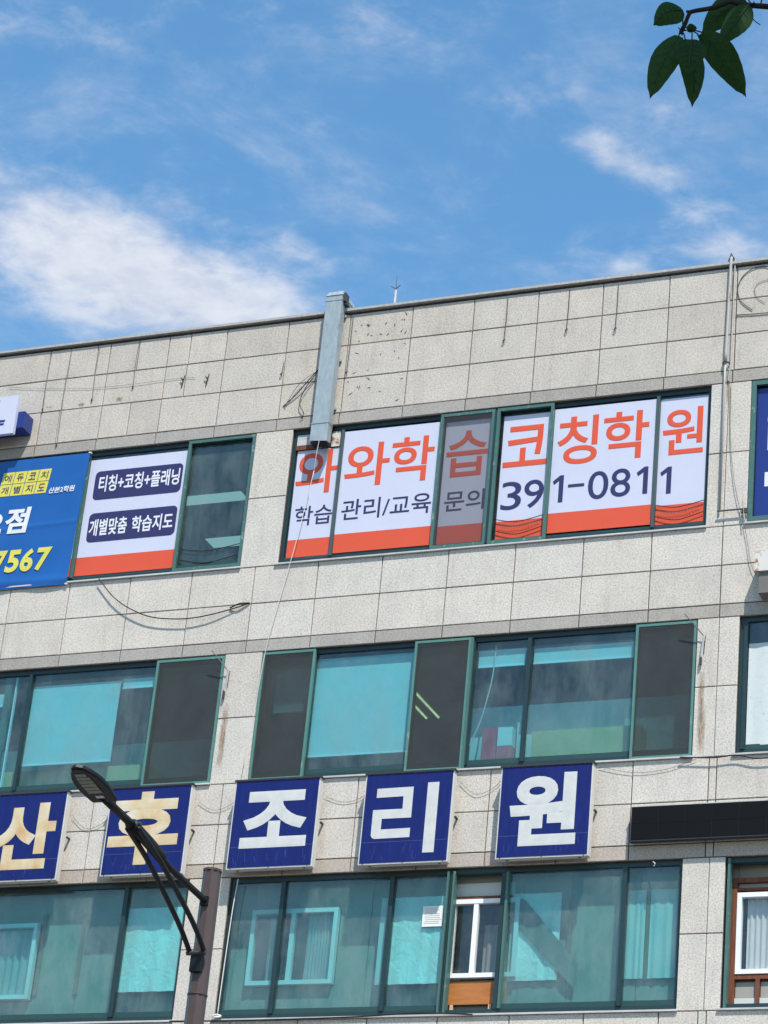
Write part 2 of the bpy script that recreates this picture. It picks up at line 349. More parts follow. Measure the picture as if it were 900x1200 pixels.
_gl = {}
def glyph(text, off):
    k = (text, off)
    if k in _gl: return _gl[k]
    c = bpy.data.curves.new('txt', 'FONT'); c.body = text; c.resolution_u = 5; c.bevel_depth = off; c.bevel_resolution = 0; c.extrude = 0.0
    o = bpy.data.objects.new('txt', c); COL.objects.link(o)
    me = bpy.data.meshes.new_from_object(o.evaluated_get(bpy.context.evaluated_depsgraph_get()))
    vs_ = [(v.co.x, v.co.y, v.co.z) for v in me.vertices]
    fs = [tuple(p.vertices) for p in me.polygons if all(vs_[i][2] > -1e-5 for i in p.vertices)]
    bpy.data.objects.remove(o); bpy.data.curves.remove(c); bpy.data.meshes.remove(me)
    a = min(v[0] for v in vs_); b = max(v[0] for v in vs_); d = min(v[1] for v in vs_); e = max(v[1] for v in vs_)
    _gl[k] = ([((x-a)/(b-a), (y-d)/(e-d), z/max(off, 1e-6)) for x, y, z in vs_], fs); return _gl[k]
def letter(text, x0, x1, z0, z1, y, mat, root, off=0.02, name='letter', shear=0.0, slope=0.0):
    vs_, fs = glyph(text, off); m = MB()
    m.v = [(x0+u*(x1-x0)+shear*v*(z1-z0), y-0.0012*t, z0+v*(z1-z0)+slope*u*(x1-x0)) for u, v, t in vs_]; m.f = [f for f in fs]
    return m.build(name, mat, root, fix=False)

# ------------------------------------------------------------------ ground
tag(bx('ground', 'asphalt', None, -400, 400, -400, 400, -0.5, 0.0), None, None, kind='structure')
tag(bx('pavement', 'pavement', None, -60, 60, -13.6, 0.2, -0.4, 0.12), None, None, kind='structure')
tag(bx('kerb', 'coping_stone', None, -60, 60, -13.8, -13.605, -0.4, 0.135), None, None, kind='structure')
tag(bx('road_marking', 'road_paint', None, -60, 60, -20.2, -20.0, -0.02, 0.004), None, None, kind='structure')

# ------------------------------------------------------------------ building
BX0, BX1 = -9.6, 8.4
bld = empty('office_building'); tag(bld, 'grey granite clad office building with teal framed windows and signs on its front', 'building')
W4 = (17.0, 19.03); W3 = (13.92, 15.735); W2 = (10.79, 12.635)
OP = {4: [(-8.7, -2.842), (-2.29, 3.575), (4.105, 8.2)], 3: [(-8.8, -2.89), (-2.352, 3.53), (4.062, 8.2)], 2: [(-8.9, -3.0), (-2.425, 3.475), (4.0, 8.2)]}
core = MB()
for z0, z1 in ((0, W2[0]), (W2[1], W3[0]), (W3[1], W4[0]), (W4[1], 20.75)): core.box(BX0, BX1, 0.03, 0.26, z0, z1)
for fl, (z0, z1) in ((4, W4), (3, W3), (2, W2)):
    xs = [BX0] + [v for o in OP[fl] for v in o] + [BX1]
    for i in range(0, len(xs), 2): core.box(xs[i], xs[i+1], 0.03, 0.26, z0, z1)
core.build('wall', 'joint', bld)
sides = MB().box(BX0, BX0+0.25, 0.26, 9, 0, 20.76).box(BX1-0.25, BX1, 0.26, 9, 0, 20.76).box(BX0, BX1, 9, 9.25, 0, 20.76).box(BX0+0.25, BX1-0.25, 0.26, 9, 19.75, 19.95)
sides.build('side_wall', 'coping_stone', bld)
PC = [-9.05, -8.13, -7.21, -6.30, -5.325, -4.388, -3.487, -2.543, -1.615, -0.692, 0.205, 1.123, 2.031, 2.945, 3.862, 4.78, 5.70, 6.62, 7.54]
SC = [-9.08, -8.16, -7.24, -6.32, -5.394, -4.465, -3.538, -2.61, -1.692, -0.775, 0.150, 1.068, 1.985, 2.886, 3.803, 4.72, 5.64, 6.56, 7.48]
TC = [-9.1, -8.2, -7.28, -6.36, -5.45, -4.54, -3.62, -2.69, -1.72, -0.80, 0.08, 0.97, 1.89, 2.80, 3.75, 3.846, 4.72, 5.64, 6.56, 7.48]
BC = [-9.0, -8.1, -7.2, -6.3, -5.4, -4.46, -3.54, -2.20, -1.29, -0.38, 0.53, 1.44, 2.36, 3.27, 3.74, 3.84, 4.72, 5.64, 6.56, 7.48]
def row(cols, zt, zb, mat, jit=0.002):
    xs = [BX0] + cols + [BX1]
    for a, b in zip(xs, xs[1:]):
        if b-a < 0.03: continue
        g = 0.0065; y = random.uniform(-jit, jit)
        MB().tile(a+g, b-g, zb+g, zt-g, y, 0.045).build('stone_tile', mat, bld)
row(sorted(PC+[-5.97, -5.53, -4.865, -4.05]), 20.752, 20.258, 'granite'); row(sorted(PC+[-5.985, -4.06]), 20.258, 19.742, 'granite'); row(sorted(PC+[-6.0, -4.87]), 19.742, 19.212, 'granite')
row([c-0.015 for c in PC], 19.212, 19.03, 'granite_dark')
for zt, zb in ((16.985, 16.444), (16.444, 15.912)): row(SC, zt, zb, 'granite_light')
row(SC, 15.912, 15.735, 'granite_dark')
for zt, zb in ((13.905, 13.352), (13.352, 12.822)): row(TC, zt, zb, 'granite_light')
row(TC, 12.822, 12.635, 'granite_beige')
for zt, zb in ((10.775, 10.24), (10.24, 9.70)): row(BC, zt, zb, 'granite_light')
def pier(x0, x1, zs, mat='granite_light'):
    for zb, zt in zip(zs, zs[1:]):
        y = random.uniform(-0.002, 0.002)
        MB().tile(x0+0.004, x1-0.004, zb+0.006, zt-0.006, y, 0.045).build('stone_tile', mat, bld)
for fl, (z0, z1), zm in ((4, W4, 18.02), (3, W3, 14.82), (2, W2, 11.70)):
    o = OP[fl]; zs = [z0-0.015, zm, z1]
    pier(BX0, o[0][0], zs); pier(o[0][1], o[1][0], zs); pier(o[1][1], 3.806, zs); pier(3.806, o[2][0], zs); pier(o[2][1], BX1, zs)
for i in range(12):
    a = BX0-0.05 + i*(BX1-BX0+0.1)/12; b = a + (BX1-BX0+0.1)/12
    bx('coping', 'coping_stone', bld, a+0.003, b-0.003, -0.045, 0.32, 20.788+random.uniform(-.002,.002), 20.824)
bx('coping_shade_bed', 'joint', bld, BX0, BX1, 0.032, 0.30, 20.745, 20.7855)  # dark bed colour paints in the shade line under the coping
# rooms
for fl, zf, zc in ((4, 16.1, 19.32), (3, 13.0, 16.0), (2, 9.9, 12.92)):
    rm = empty('room', (0, 0, 0), bld)
    bx('floor', 'floor_grey', rm, BX0+0.25, BX1-0.25, 0.262, 5.0, zf-0.15, zf)
    bx('ceiling', 'ceiling_white', rm, BX0+0.25, BX1-0.25, 0.262, 5.0, zc, zc+0.12)
    bx('room_wall', 'wall_white', rm, BX0+0.26, BX1-0.26, 5.0, 5.1, zf-0.1, zc+0.1)

# windows ----------------------------------------------------------
def window(x0, x1, z0, z1, label):
    w = empty('window', ((x0+x1)/2, 0.0, z0), bld); w['label'] = label
    MB().ring(x0+0.002, x1-0.002, z0+0.002, z1-0.002, 0.045, 0.058, 0.17, 0.075, 0.060).build('frame', 'frame_dark', w)
    bx('window_sill', 'sill_metal', w, x0-0.03, x1+0.02, -0.032, 0.056, z0-0.018, z0+0.003)
    return w
def mull(w, x, z0, z1, mat='frame_dark', wd=0.045, y0=0.03, y1=0.12):
    bx('mullion', mat, w, x-wd/2, x+wd/2, y0, y1, z0+0.078, z1-0.068)
def pane(w, x0, x1, z0, z1, mat='glass_teal', y=0.085, rail=0.065):
    bx('pane', mat, w, x0, x1, y, y+0.005, z0, z1)
    if rail: bx('bottom_rail', 'frame_rail', w, x0+0.002, x1-0.002, y-0.018, y-0.002, z0+0.009, z0+0.009+rail)
def sash(w, x0, x1, z0, z1, mat='frame_green', wd=0.042, y0=0.008, y1=0.048):
    MB().ring(x0, x1, z0, z1, wd, y0, y1).build('sash', mat, w)
def film(w, x0, x1, z0, z1, zr, y):
    bx('film', 'film_white', w, x0, x1, y, y+0.003, zr, z1)
    bx('film_band', 'film_red', w, x0, x1, y, y+0.003, z0, zr)

# --- upper floor, centre
z0, z1 = W4
w = window(*OP[4][1], z0, z1, 'window row covered in white film with large orange lettering and a phone number')
for x, mm in ((-1.557, 'frame_grey'), (2.868, 'frame_grey')): mull(w, x, z0, z1, mm, 0.042, 0.03, 0.12)
sash(w, -0.135, 0.632, z0+0.03, z1-0.012); sash(w, 0.662, 1.452, z0+0.03, z1-0.012)
mull(w, 0.647, z0-0.03, z1+0.03, 'frame_dark', 0.028, 0.0, 0.12)
mull(w, -0.115, z0, z1, 'frame_dark', 0.03, 0.04, 0.12); mull(w, 1.43, z0, z1, 'frame_dark', 0.03, 0.04, 0.12)
FY = 0.070
pane(w, -2.24, 3.53, z0+0.07, z1-0.06, 'glass_clear', 0.082, 0.03)
FB = 17.112
film(w, -2.213, -1.580, FB-0.012, 18.715, 17.372, FY)
film(w, -1.532, -0.137, FB, 18.932, 17.389, 0.052)
film(w, -0.070, 0.590, FB-0.015, 18.915, 17.375, FY)
film(w, 0.745, 1.395, FB-0.02, 18.915, 17.368, FY)
film(w, 1.456, 2.838, 17.125, 18.932, 17.409, 0.052)
film(w, 2.892, 3.526, FB+0.005, 18.925, 17.388, FY)
bx('insect_screen', 'screen_fine', w, -0.093, 0.590, 0.014, 0.016, z0+0.072, z1-0.054)
def LT(t, a, b, c, d, y, mat='print_orange', off=0.014): letter(t, a, b, c, d, y-0.0022, mat, w, off)
LT('와', -2.20, -1.590, 18.045, 18.705, FY); LT('와', -1.480, -0.838, 18.075, 18.725, 0.052); LT('학', -0.815, -0.205, 18.075, 18.752, 0.052)
LT('습', -0.035, 0.548, 18.085, 18.768, FY); LT('코', 0.770, 1.378, 18.150, 18.752, FY)
LT('칭', 1.515, 2.068, 18.095, 18.800, 0.052); LT('학', 2.140, 2.755, 18.100, 18.800, 0.052); LT('원', 2.935, 3.478, 18.100, 18.775, FY)
NV = 'print_navy'
LT('학습', -2.150, -1.605, 17.575, 17.865, FY, NV, 0.008); LT('관리/교육', -1.465, -0.185, 17.585, 17.890, 0.052, NV, 0.008); LT('문의', -0.005, 0.552, 17.580, 17.880, FY, NV, 0.010)
DG = [('3', 0.785, 1.065, 17.525, 17.935, FY), ('9', 1.100, 1.370, 17.525, 17.935, FY), ('1', 1.492, 1.640, 17.558, 17.950, 0.052), ('0', 1.975, 2.250, 17.555, 17.960, 0.052),
      ('8', 2.280, 2.545, 17.560, 17.965, 0.052), ('1', 2.622, 2.775, 17.570, 17.960, 0.052), ('1', 2.930, 3.080, 17.550, 17.935, FY)]
for t, a, b, c, d, y in DG:
    if t != '1': LT(t, a, b, c, d, y, NV, 0.004); continue
    pts = [(0.58, 0.0), (1.0, 0.0), (1.0, 1.0), (0.66, 1.0), (0.0, 0.80), (0.13, 0.665), (0.58, 0.80)]
    MB().prism([(a+u*(b-a), c+v*(d-c)) for u, v in pts], lambda p, q: (p[0], q, p[1]), y-0.0026, y-0.0016).build('letter', NV, w)
bx('letter', NV, w, 1.703, 1.922, 0.0495, 0.0505, 17.762, 17.806)
# broken corner where the duct enters
bx('filler_panel', 'sill_metal', w, -2.235, -1.90, 0.056, 0.066, 18.795, 18.955); bx('filler_panel', 'rusty_white', w, -1.72, -1.60, 0.054, 0.066, 18.73, 18.955)
bx('corroded_strip', 'wood_red', w, -2.238, -1.97, 0.045, 0.080, 18.722, 18.785)
# --- upper floor, left
w = window(*OP[4][0], z0, z1, 'window with navy worded film pane and one dark clear sash beside a blue banner')
sash(w, -3.862, -2.848, z0+0.03, z1-0.008)
mull(w, -3.85, z0, z1, 'frame_dark', 0.03, 0.04, 0.12)
for x in (-5.42, -6.9): mull(w, x, z0, z1, 'frame_green', 0.045, 0.02, 0.12)
pane(w, -8.6, -2.89, z0+0.07, z1-0.06, 'glass_teal', 0.082)
film(w, -5.390, -3.862, FB, 18.905, 17.392, 0.058)
film(w, -8.5, -5.47, FB, 18.905, 17.392, 0.058)
def rrect(x0, x1, z0_, z1_, r, y, mat, name):
    pts = []
    for cx, cz, a0 in ((x1-r, z0_+r, -90), (x1-r, z1_-r, 0), (x0+r, z1_-r, 90), (x0+r, z0_+r, 180)):
        for k in range(6):
            a = R(a0+k*18); pts.append((cx+r*math.cos(a), cz+r*math.sin(a)))
    MB().prism(pts, lambda p, d: (p[0], d, p[1]), y, y+0.001).build(name, mat, w)
rrect(-5.287, -3.928, 18.268, 18.716, 0.07, 0.0555, NV, 'print_badge')
rrect(-5.287, -3.930, 17.612, 18.062, 0.07, 0.0555, NV, 'print_badge')
letter('티칭+코칭+플래닝', -5.215, -3.965, 18.385, 18.640, 0.053, 'print_white', w, 0.022)
letter('개별맞춤', -5.265, -4.680, 17.705, 17.965, 0.053, 'print_white', w, 0.022)
letter('학습지도', -4.605, -3.975, 17.705, 17.955, 0.053, 'print_white', w, 0.022)
# --- upper floor, right
w = window(*OP[4][2], z0, z1, 'window at the right edge covered in deep blue film with white lettering')
sash(w, 4.11, 5.6, z0+0.03, z1-0.008, 'frame_green', 0.06)
pane(w, 4.15, 8.1, z0+0.07, z1-0.06, 'glass_clear', 0.082, 0); bx('film', 'film_blue', w, 4.175, 5.55, 0.062, 0.065, z0+0.09, z1-0.10); bx('film', 'film_blue', w, 5.64, 8.1, 0.062, 0.065, z0+0.09, z1-0.10)
for a, b, c, d in ((4.325, 4.40, 18.03, 18.37), (4.30, 4.52, 17.52, 17.72), (4.318, 4.345, 18.44, 18.50)): bx('letter', 'print_white', w, a, b, 0.0590, 0.0602, c, d)

# --- middle floor
z0, z1 = W3
w = window(*OP[3][1], z0, z1, 'window row with three dark insect screens and teal glass below the lettered windows')
for a, b in ((-2.347, -1.592), (-0.205, 0.565), (2.742, 3.522)):
    sash(w, a, b, z0+0.01, z1-0.012, 'frame_mint', 0.034)
    bx('insect_screen', 'screen_mesh', w, a+0.034, b-0.034, 0.012, 0.014, z0+0.044, z1-0.046)
for x in (-1.615, -0.19, 0.595, 2.745): mull(w, x, z0, z1, 'frame_dark', 0.04, 0.038, 0.12)
mull(w, 0.582, z0-0.06, z1+0.05, 'frame_green', 0.03, 0.0, 0.037)
mull(w, 1.318, z0, z1, 'frame_teal', 0.05, 0.09, 0.14); mull(w, 1.345, z0, z1, 'frame_dark', 0.05, 0.03, 0.085)
pane(w, -2.3, 0.58, z0+0.07, z1-0.06); pane(w, 0.61, 3.48, z0+0.07, z1-0.06)
w = window(*OP[3][0], z0, z1, 'teal glazed window with a pale roller blind and one dark screen, behind the lamp')
sash(w, -3.893, -2.895, z0+0.01, z1-0.012, 'frame_mint', 0.036)
bx('insect_screen', 'screen_mesh', w, -3.857, -2.931, 0.012, 0.014, z0+0.046, z1-0.048)
for x in (-3.88, -5.80): mull(w, x, z0, z1, 'frame_dark', 0.045, 0.038, 0.12)
mull(w, -6.16, z0, z1, 'frame_teal', 0.085, 0.09, 0.15); mull(w, -6.05, z0, z1, 'upvc_white', 0.018, 0.10, 0.14)
pane(w, -8.7, -2.94, z0+0.07, z1-0.06)
w = window(*OP[3][2], z0, z1, 'window at the right edge with a mottled white sheet behind teal glass')
for x in (4.14, 5.6): mull(w, x, z0, z1, 'frame_dark', 0.05, 0.038, 0.12)
pane(w, 4.1, 8.1, z0+0.07, z1-0.06)

# --- lower floor
z0, z1 = W2
w = window(*OP[2][1], z0, z1, 'dusty teal window row below the blue signs with one slid open bay')
for x in (-1.69, -0.225, 2.765): mull(w, x, z0, z1, 'frame_dark', 0.055, 0.03, 0.12)
for x in (0.515, 0.553, 0.592): mull(w, x, z0-0.06, z1+0.03, 'frame_green' if x != 0.553 else 'frame_dark', 0.026, 0.01 if x != 0.553 else 0.04, 0.12)
mull(w, 1.235, z0, z1, 'frame_dark', 0.07, 0.05, 0.13); mull(w, 1.285, z0, z1, 'frame_green', 0.032, 0.02, 0.10)
pane(w, -2.38, 0.50, z0+0.07, z1-0.06, 'glass_dusty'); pane(w, 1.26, 3.43, z0+0.07, z1-0.06, 'glass_dusty')
w = window(*OP[2][0], z0, z1, 'dusty teal window at lower left behind the lamp post')
for x in (-3.89, -6.6): mull(w, x, z0, z1, 'frame_dark', 0.06, 0.03, 0.12)
pane(w, -8.8, -3.05, z0+0.07, z1-0.06, 'glass_dusty')
w = window(*OP[2][2], z0, z1, 'open window at lower right with a red brown wooden inner frame')
mull(w, 4.045, z0-0.06, z1+0.05, 'frame_green', 0.03, 0.01, 0.12)

# inner wall and inner windows on the lower floor
IY = 0.24
iw = empty('inner_wall', (0, IY, 10), bld)
for a, b in ((-9.3, -6.31), (-5.165, -4.54), (-4.54, -3.95), (-3.95, -2.6), (-2.6, -2.145), (-0.962, -0.55), (-0.55, 0.525), (1.43, 2.05), (2.05, 2.9), (2.9, 4.108), (5.41, 8.1)):
    bx('board', 'inner_board', iw, a+0.004, b-0.004, IY+random.uniform(-.004, .004), IY+0.03, 9.92, 12.9)
for a, b, za, zb in ((-2.145, -0.962, 11.262, 12.252), (-6.31, -5.165, 11.158, 12.182), (0.525, 1.43, 11.282, 12.282), (4.108, 5.41, 11.242, 12.242)):
    bx('board', 'inner_board', iw, a, b, IY, IY+0.03, 9.92, za); bx('board', 'inner_board', iw, a, b, IY, IY+0.03, zb, 12.9)
bx('shade_backing', 'joint', iw, -9.3, 8.1, IY+0.25, IY+0.27, 9.92, 12.9)  # dark sheet stands in for the unlit depth behind the inner windows
for x in (-5.12, -4.54, 2.05, 3.02): bx('batten', 'batten_brown', iw, x-0.025, x+0.025, IY-0.03, IY-0.005, 11.23, 12.31)
def inner_window(x0, x1, z0, z1, y, parts, mat='upvc_white'):
    q = empty('inner_window', ((x0+x1)/2, y, z0), bld)
    MB().ring(x0, x1, z0, z1, 0.055, y-0.05, y+0.03).build('frame', mat, q)
    for x in parts: bx('mullion', mat, q, x-0.03, x+0.03, y-0.045, y+0.025, z0+0.056, z1-0.056)
    bx('pane', 'glass_clear', q, x0+0.056, x1-0.056, y, y+0.005, z0+0.056, z1-0.056)
    return q
inner_window(-2.138, -0.968, 11.27, 12.245, IY-0.03, (-1.57,))
inner_window(-6.3, -5.175, 11.165, 12.175, IY-0.05, (-5.8,))
inner_window(0.535, 1.42, 11.29, 12.275, IY-0.05, (0.86,))
q = inner_window(4.118, 5.4, 11.25, 12.235, 0.20, (4.75,))

# ------------------------------------------------------------------ things inside the windows
def sheet(name, x0, x1, z0, z1, y, mat, amp=0.0, waves=10, nx=48, nz=4, th=0.006):
    m = MB()
    for side in (0, th):
        for i in range(nx+1):
            for j in range(nz+1):
                u = i/nx; v = j/nz
                yy = y+side + amp*math.sin(u*waves*6.283+0.7*math.sin(u*9)) * (1.0-0.3*v)
                m.v.append((x0+u*(x1-x0), yy, z0+v*(z1-z0)))
    k = (nx+1)*(nz+1)
    for s_ in (0, k):
        for i in range(nx):
            for j in range(nz):
                a = s_+i*(nz+1)+j; m.f.append((a, a+nz+1, a+nz+2, a+1))
    return m.build(name, mat, None, smooth=True)
def blind(x0, x1, z0, z1, y, label):
    r = empty('roller_blind', ((x0+x1)/2, y, z0))
    bx('fabric', 'blind_white', r, x0, x1, y, y+0.003, z0, z1); MB().tube([(x0-0.01, y+0.03, z1+0.012), (x1+0.01, y+0.03, z1+0.012)], 0.022).build('roller', 'upvc_white', r)
    bx('bottom_bar', 'upvc_white', r, x0, x1, y-0.008, y+0.010, z0-0.025, z0)
    return tag(r, label, 'blind')
blind(-1.66, -0.235, 14.275, 15.60, 0.125, 'white roller blind lowered in the middle floor window between two dark screens')
blind(-5.84, -4.455, 14.39, 15.50, 0.125, 'wide white roller blind lowered in the left window above the lamp head')
blind(-4.42, -3.92, 15.42, 15.52, 0.125, 'short rolled up blind right of the lowered blind at left')
blind(1.38, 2.72, 15.36, 15.53, 0.125, 'rolled up blind showing a thin bright strip in the middle floor right bay')
blind(0.64, 1.27, 15.36, 15.55, 0.125, 'rolled up blind above the red folders in the narrow bay')
blind(-7.5, -6.22, 15.28, 15.42, 0.125, 'rolled up blind in the window bay at the left edge')
blind(-2.25, -1.68, 15.0, 15.56, 0.30, 'half lowered blind behind the leftmost dark screen of the middle window')
tag(bx('partition', 'wall_white', None, 0.35, 3.4, 0.50, 0.56, 13.0, 14.95), 'pale room partition seen through the middle floor right bay', 'partition')
tag(bx('partition', 'wall_white', None, -6.6, -3.2, 0.72, 0.78, 13.0, 14.85), 'pale room partition behind the left roller blind', 'partition')
tag(bx('cabinet', 'beige_wood', None, 1.38, 2.80, 0.25, 0.48, 13.0, 14.48), 'beige cabinet at the foot of the middle floor right bay', 'cabinet')
tag(bx('cabinet', 'beige_wood', None, -6.3, -3.95, 0.27, 0.70, 13.0, 14.36), 'beige cabinet below the wide roller blind at left', 'cabinet')
for x0, x1, zt, m_, lb in ((0.765, 0.955, 14.51, 'box_red', 'tall dark red folder standing behind the narrow bay'), (0.972, 1.165, 14.26, 'box_red', 'low dark red box right of the tall folder')):
    tag(bx('folder', m_, None, x0, x1, 0.13, 0.30, 13.93, zt), lb, 'folder')
tag(bx('paper_box', 'blind_white', None, 0.972, 1.165, 0.128, 0.295, 14.262, 14.51), 'pale box stacked on the low dark red box', 'box')
bx('window_board', 'inner_board', bld, -8.6, 8.1, 0.262, 0.45, 13.86, 13.905)
def tubes(x, y0, y1, z, label):
    r = empty('ceiling_lamp', (x, (y0+y1)/2, z)); bx('housing', 'upvc_white', r, x-0.15, x+0.15, y0-0.05, y1+0.05, z-0.03, z-0.002)
    for d in (-0.09, 0.09): MB().tube([(x+d, y0, z-0.055), (x+d, y1, z-0.055)], 0.016).build('tube', 'tube_glow', r)
    tag(r, label, 'lamp')
tubes(-1.12, 2.1, 3.0, 16.0, 'lit fluorescent ceiling lamp seen through the dark screen right of the lowered blind')
tubes(-6.95, 2.1, 3.2, 16.0, 'lit fluorescent ceiling lamp seen in the window bay at the left edge')
for x0, x1, y0, y1, lb in ((-5.5, -4.05, 2.08, 2.34, 'nearer pale ceiling light panel seen through the clear upper sash'), (-5.25, -4.3, 3.45, 3.75, 'farther pale ceiling light panel low in the clear upper sash')):
    r = empty('ceiling_panel_light', ((x0+x1)/2, (y0+y1)/2, 19.32)); bx('housing', 'upvc_white', r, x0-0.02, x1+0.02, y0-0.02, y1+0.02, 19.30, 19.318); bx('diffuser', 'panel_glow', r, x0, x1, y0, y1, 19.290, 19.299); tag(r, lb, 'lamp')
# lower floor contents
def psheet(x0, x1, z0, z1, y, label, mat='plastic_sheet'):
    o = sheet('plastic_sheet', x0, x1, z0, z1, y, mat, 0.006, 3, 36, 8); tag(o, label, 'sheet'); return o
psheet(-3.86, -3.05, 11.21, 12.31, 0.115, 'bright plastic sheet hung in the lower left window behind the lamp arm')
psheet(-0.20, 0.47, 11.22, 12.32, 0.115, 'crumpled plastic sheet hung left of the slid open bay')
psheet(1.30, 1.93, 11.25, 12.34, 0.20, 'bright sheet behind the folded grey cloth in the lower right bay')
psheet(2.74, 2.99, 11.24, 12.33, 0.20, 'pale board left of the batten in the narrow lower right bay', 'blind_white')
psheet(3.05, 3.40, 11.24, 12.33, 0.20, 'pale board right of the batten in the narrow lower right bay', 'blind_white')
tag(bx('strip', 'blind_white', None, -0.375, -0.295, 0.118, 0.133, 11.22, 12.32), 'narrow pale upright strip left of the crumpled sheet', 'strip')
nt_ = empty('notice', (0.33, 0.08, 11.93)); pa = bx('sheet', 'paper', nt_, 0.195, 0.462, 0.0805, 0.0830, 11.925, 12.185)
for k in range(9): bx('print_line', 'cable_grey', nt_, 0.215+random.uniform(0, .02), 0.445-random.uniform(0, .07), 0.0790, 0.0802, 12.155-k*0.024, 12.1585-k*0.024)
tag(nt_, 'small printed paper notice stuck on the glass left of the open bay', 'notice')
def curtain(x0, x1, z0, z1, y, label, mat='curtain_pale', wv=9):
    tag(sheet('curtain', x0, x1, z0, z1, y, mat, 0.018, wv, 80, 4), label, 'curtain')
curtain(-1.40, -1.03, 11.31, 12.20, IY+0.03, 'pleated pale curtain in the white inner window under the third sign')
curtain(-1.92, -1.84, 11.31, 12.20, IY+0.03, 'narrow bunched curtain at the left of the white inner window', 'curtain_pale', 2)
curtain(-6.25, -5.24, 11.20, 12.13, IY+0.0, 'pale curtain in the inner window at the lower left edge')
curtain(4.22, 5.34, 11.29, 12.20, 0.255, 'sheer grey curtain in the wood framed window at lower right', 'curtain_pale', 16)
curtain(0.95, 1.38, 11.33, 11.98, IY+0.02, 'short grey curtain in the slid open bay', 'cloth_grey', 4)
# folded cloth in the right bay: a slanted drape
cl = MB(); nn = 24
for s_ in (0, 0.012):
    for i in range(nn+1):
        u = i/nn
        xt = 1.22+0.95*u; zt_ = 12.27-0.02*u-0.10*u*u if u < 0.28 else 12.24-1.08*(u-0.28)
        zb_ = 12.12-1.0*u
        for z in (zt_, zb_): cl.v.append((xt, 0.165+0.01*math.sin(u*20)+s_, z))
k = 2*(nn+1)
for s_ in (0, k):
    for i in range(nn): cl.f.append((s_+2*i, s_+2*i+2, s_+2*i+3, s_+2*i+1))
tag(cl.build('drape', 'cloth_grey', None, smooth=True), 'grey cloth hanging slantwise behind the lower right bay', 'cloth')
# slid open bay: header, trim, plywood
ob = empty('boarded_opening', (0.9, 0.25, 10.85), bld)
bx('header_panel', 'wall_white', ob, 0.50, 1.32, 0.21, 0.235, 12.335, 12.50); bx('trim', 'wood_red', ob, 0.52, 1.32, 0.17, 0.235, 12.28, 12.315)
bx('plywood_board', 'plywood', ob, 0.545, 1.32, 0.17, 0.19, 10.965, 11.245)
for x in (0.63, 1.12): bx('strut', 'beige_wood', ob, x-0.02, x+0.02, 0.17, 0.20, 10.80, 10.964)
bx('sill_block', 'inner_board', ob, 0.45, 1.32, 0.21, 0.235, 10.70, 10.84)
# wooden surround at lower right
ws = empty('wooden_surround', (4.1, 0.2, 10.85), bld)
bx('post', 'wood_red', ws, 4.055, 4.115, 0.14, 0.24, 10.82, 12.40); bx('rail', 'wood_red', ws, 4.06, 5.5, 0.16, 0.25, 12.36, 12.42); bx('rail', 'wood_red', ws, 4.06, 5.5, 0.16, 0.25, 11.19, 11.245); bx('rail', 'wood_red', ws, 4.06, 5.5, 0.16, 0.25, 12.262, 12.295)
bx('post', 'wood_red', ws, 4.365, 4.415, 0.16, 0.25, 10.82, 11.19); bx('plaster_panel', 'inner_board', ws, 4.12, 4.36, 0.20, 0.23, 10.98, 11.16); bx('plaster_panel', 'inner_board', ws, 4.42, 5.3, 0.20, 0.23, 10.98, 11.16); bx('ledge', 'wall_white', ws, 4.116, 5.4, 0.18, 0.199, 10.86, 10.97); bx('plaster_panel', 'inner_board', ws, 4.12, 5.3, 0.20, 0.23, 12.30, 12.355)
# mottled sheet middle floor right edge
psheet(4.175, 5.3, 14.05, 15.385, 0.070, 'mottled white sheet on the glass of the right edge window', 'mottled_paper')

# ------------------------------------------------------------------ banner
bn = empty('banner', (-6.9, -0.03, 16.96))
m = MB(); nx, nz = 60, 120; X0, X1, Z0, Z1 = -8.75, -5.375, 16.955, 18.985
def by(x, z):
    u = (x-X0)/(X1-X0); v = (z-Z0)/(Z1-Z0)
    return -0.03 - 0.007*math.exp(-((v-0.43-0.05*u)/0.016)**2) - 0.012*math.exp(-((v-0.07+0.03*u)/0.03)**2) - 0.010*math.sin(u*11+v*3)*v*(1-v)*2 - 0.010*math.sin(u*23-v*19)*(1-v)**2*(1-v) - 0.012*math.exp(-((v-0.62-0.8*(u-0.75))/0.05)**2)*max(0, u-0.62)
def bedge(v): return X1 - 0.06*(1-v) - 0.012*math.sin(v*3.14)
for s_ in (0, 0.004):
    for i in range(nx+1):
        for j in range(nz+1):
            v = j/nz; x = X0+(bedge(v)-X0)*i/nx; z = Z0+v*(Z1-Z0)
            m.v.append((x, by(x, z)+s_, z))
k = (nx+1)*(nz+1)
for s_ in (0, k):
    for i in range(nx):
        for j in range(nz):
            a = s_+i*(nz+1)+j; m.f.append((a, a+nz+1, a+nz+2, a+1))
m.build('cloth', 'banner_blue', bn, smooth=True)
ty = -0.052
for r_, word in enumerate(('에듀코치', '개별지도')):
    for c_, ch in enumerate(word):
        zt = 18.795-r_*0.193; zb = zt-0.183; xa = -6.742+c_*0.194-r_*0.022; xb = xa+0.184
        m = MB(); m.v = [(xa, ty+0.002, zb), (xb, ty+0.002, zb), (xb+0.022, ty+0.002, zt), (xa+0.022, ty+0.002, zt), (xa, ty+0.003, zb), (xb, ty+0.003, zb), (xb+0.022, ty+0.003, zt), (xa+0.022, ty+0.003, zt)]
        m.f = [(0,1,2,3),(7,6,5,4),(0,4,5,1),(1,5,6,2),(2,6,7,3),(3,7,4,0)]; m.build('print_tile', 'print_yellow', bn)
        letter(ch, xa+0.045, xb-0.030, zb+0.035, zt-0.035, ty, 'print_navy', bn, 0.004, shear=0.12)
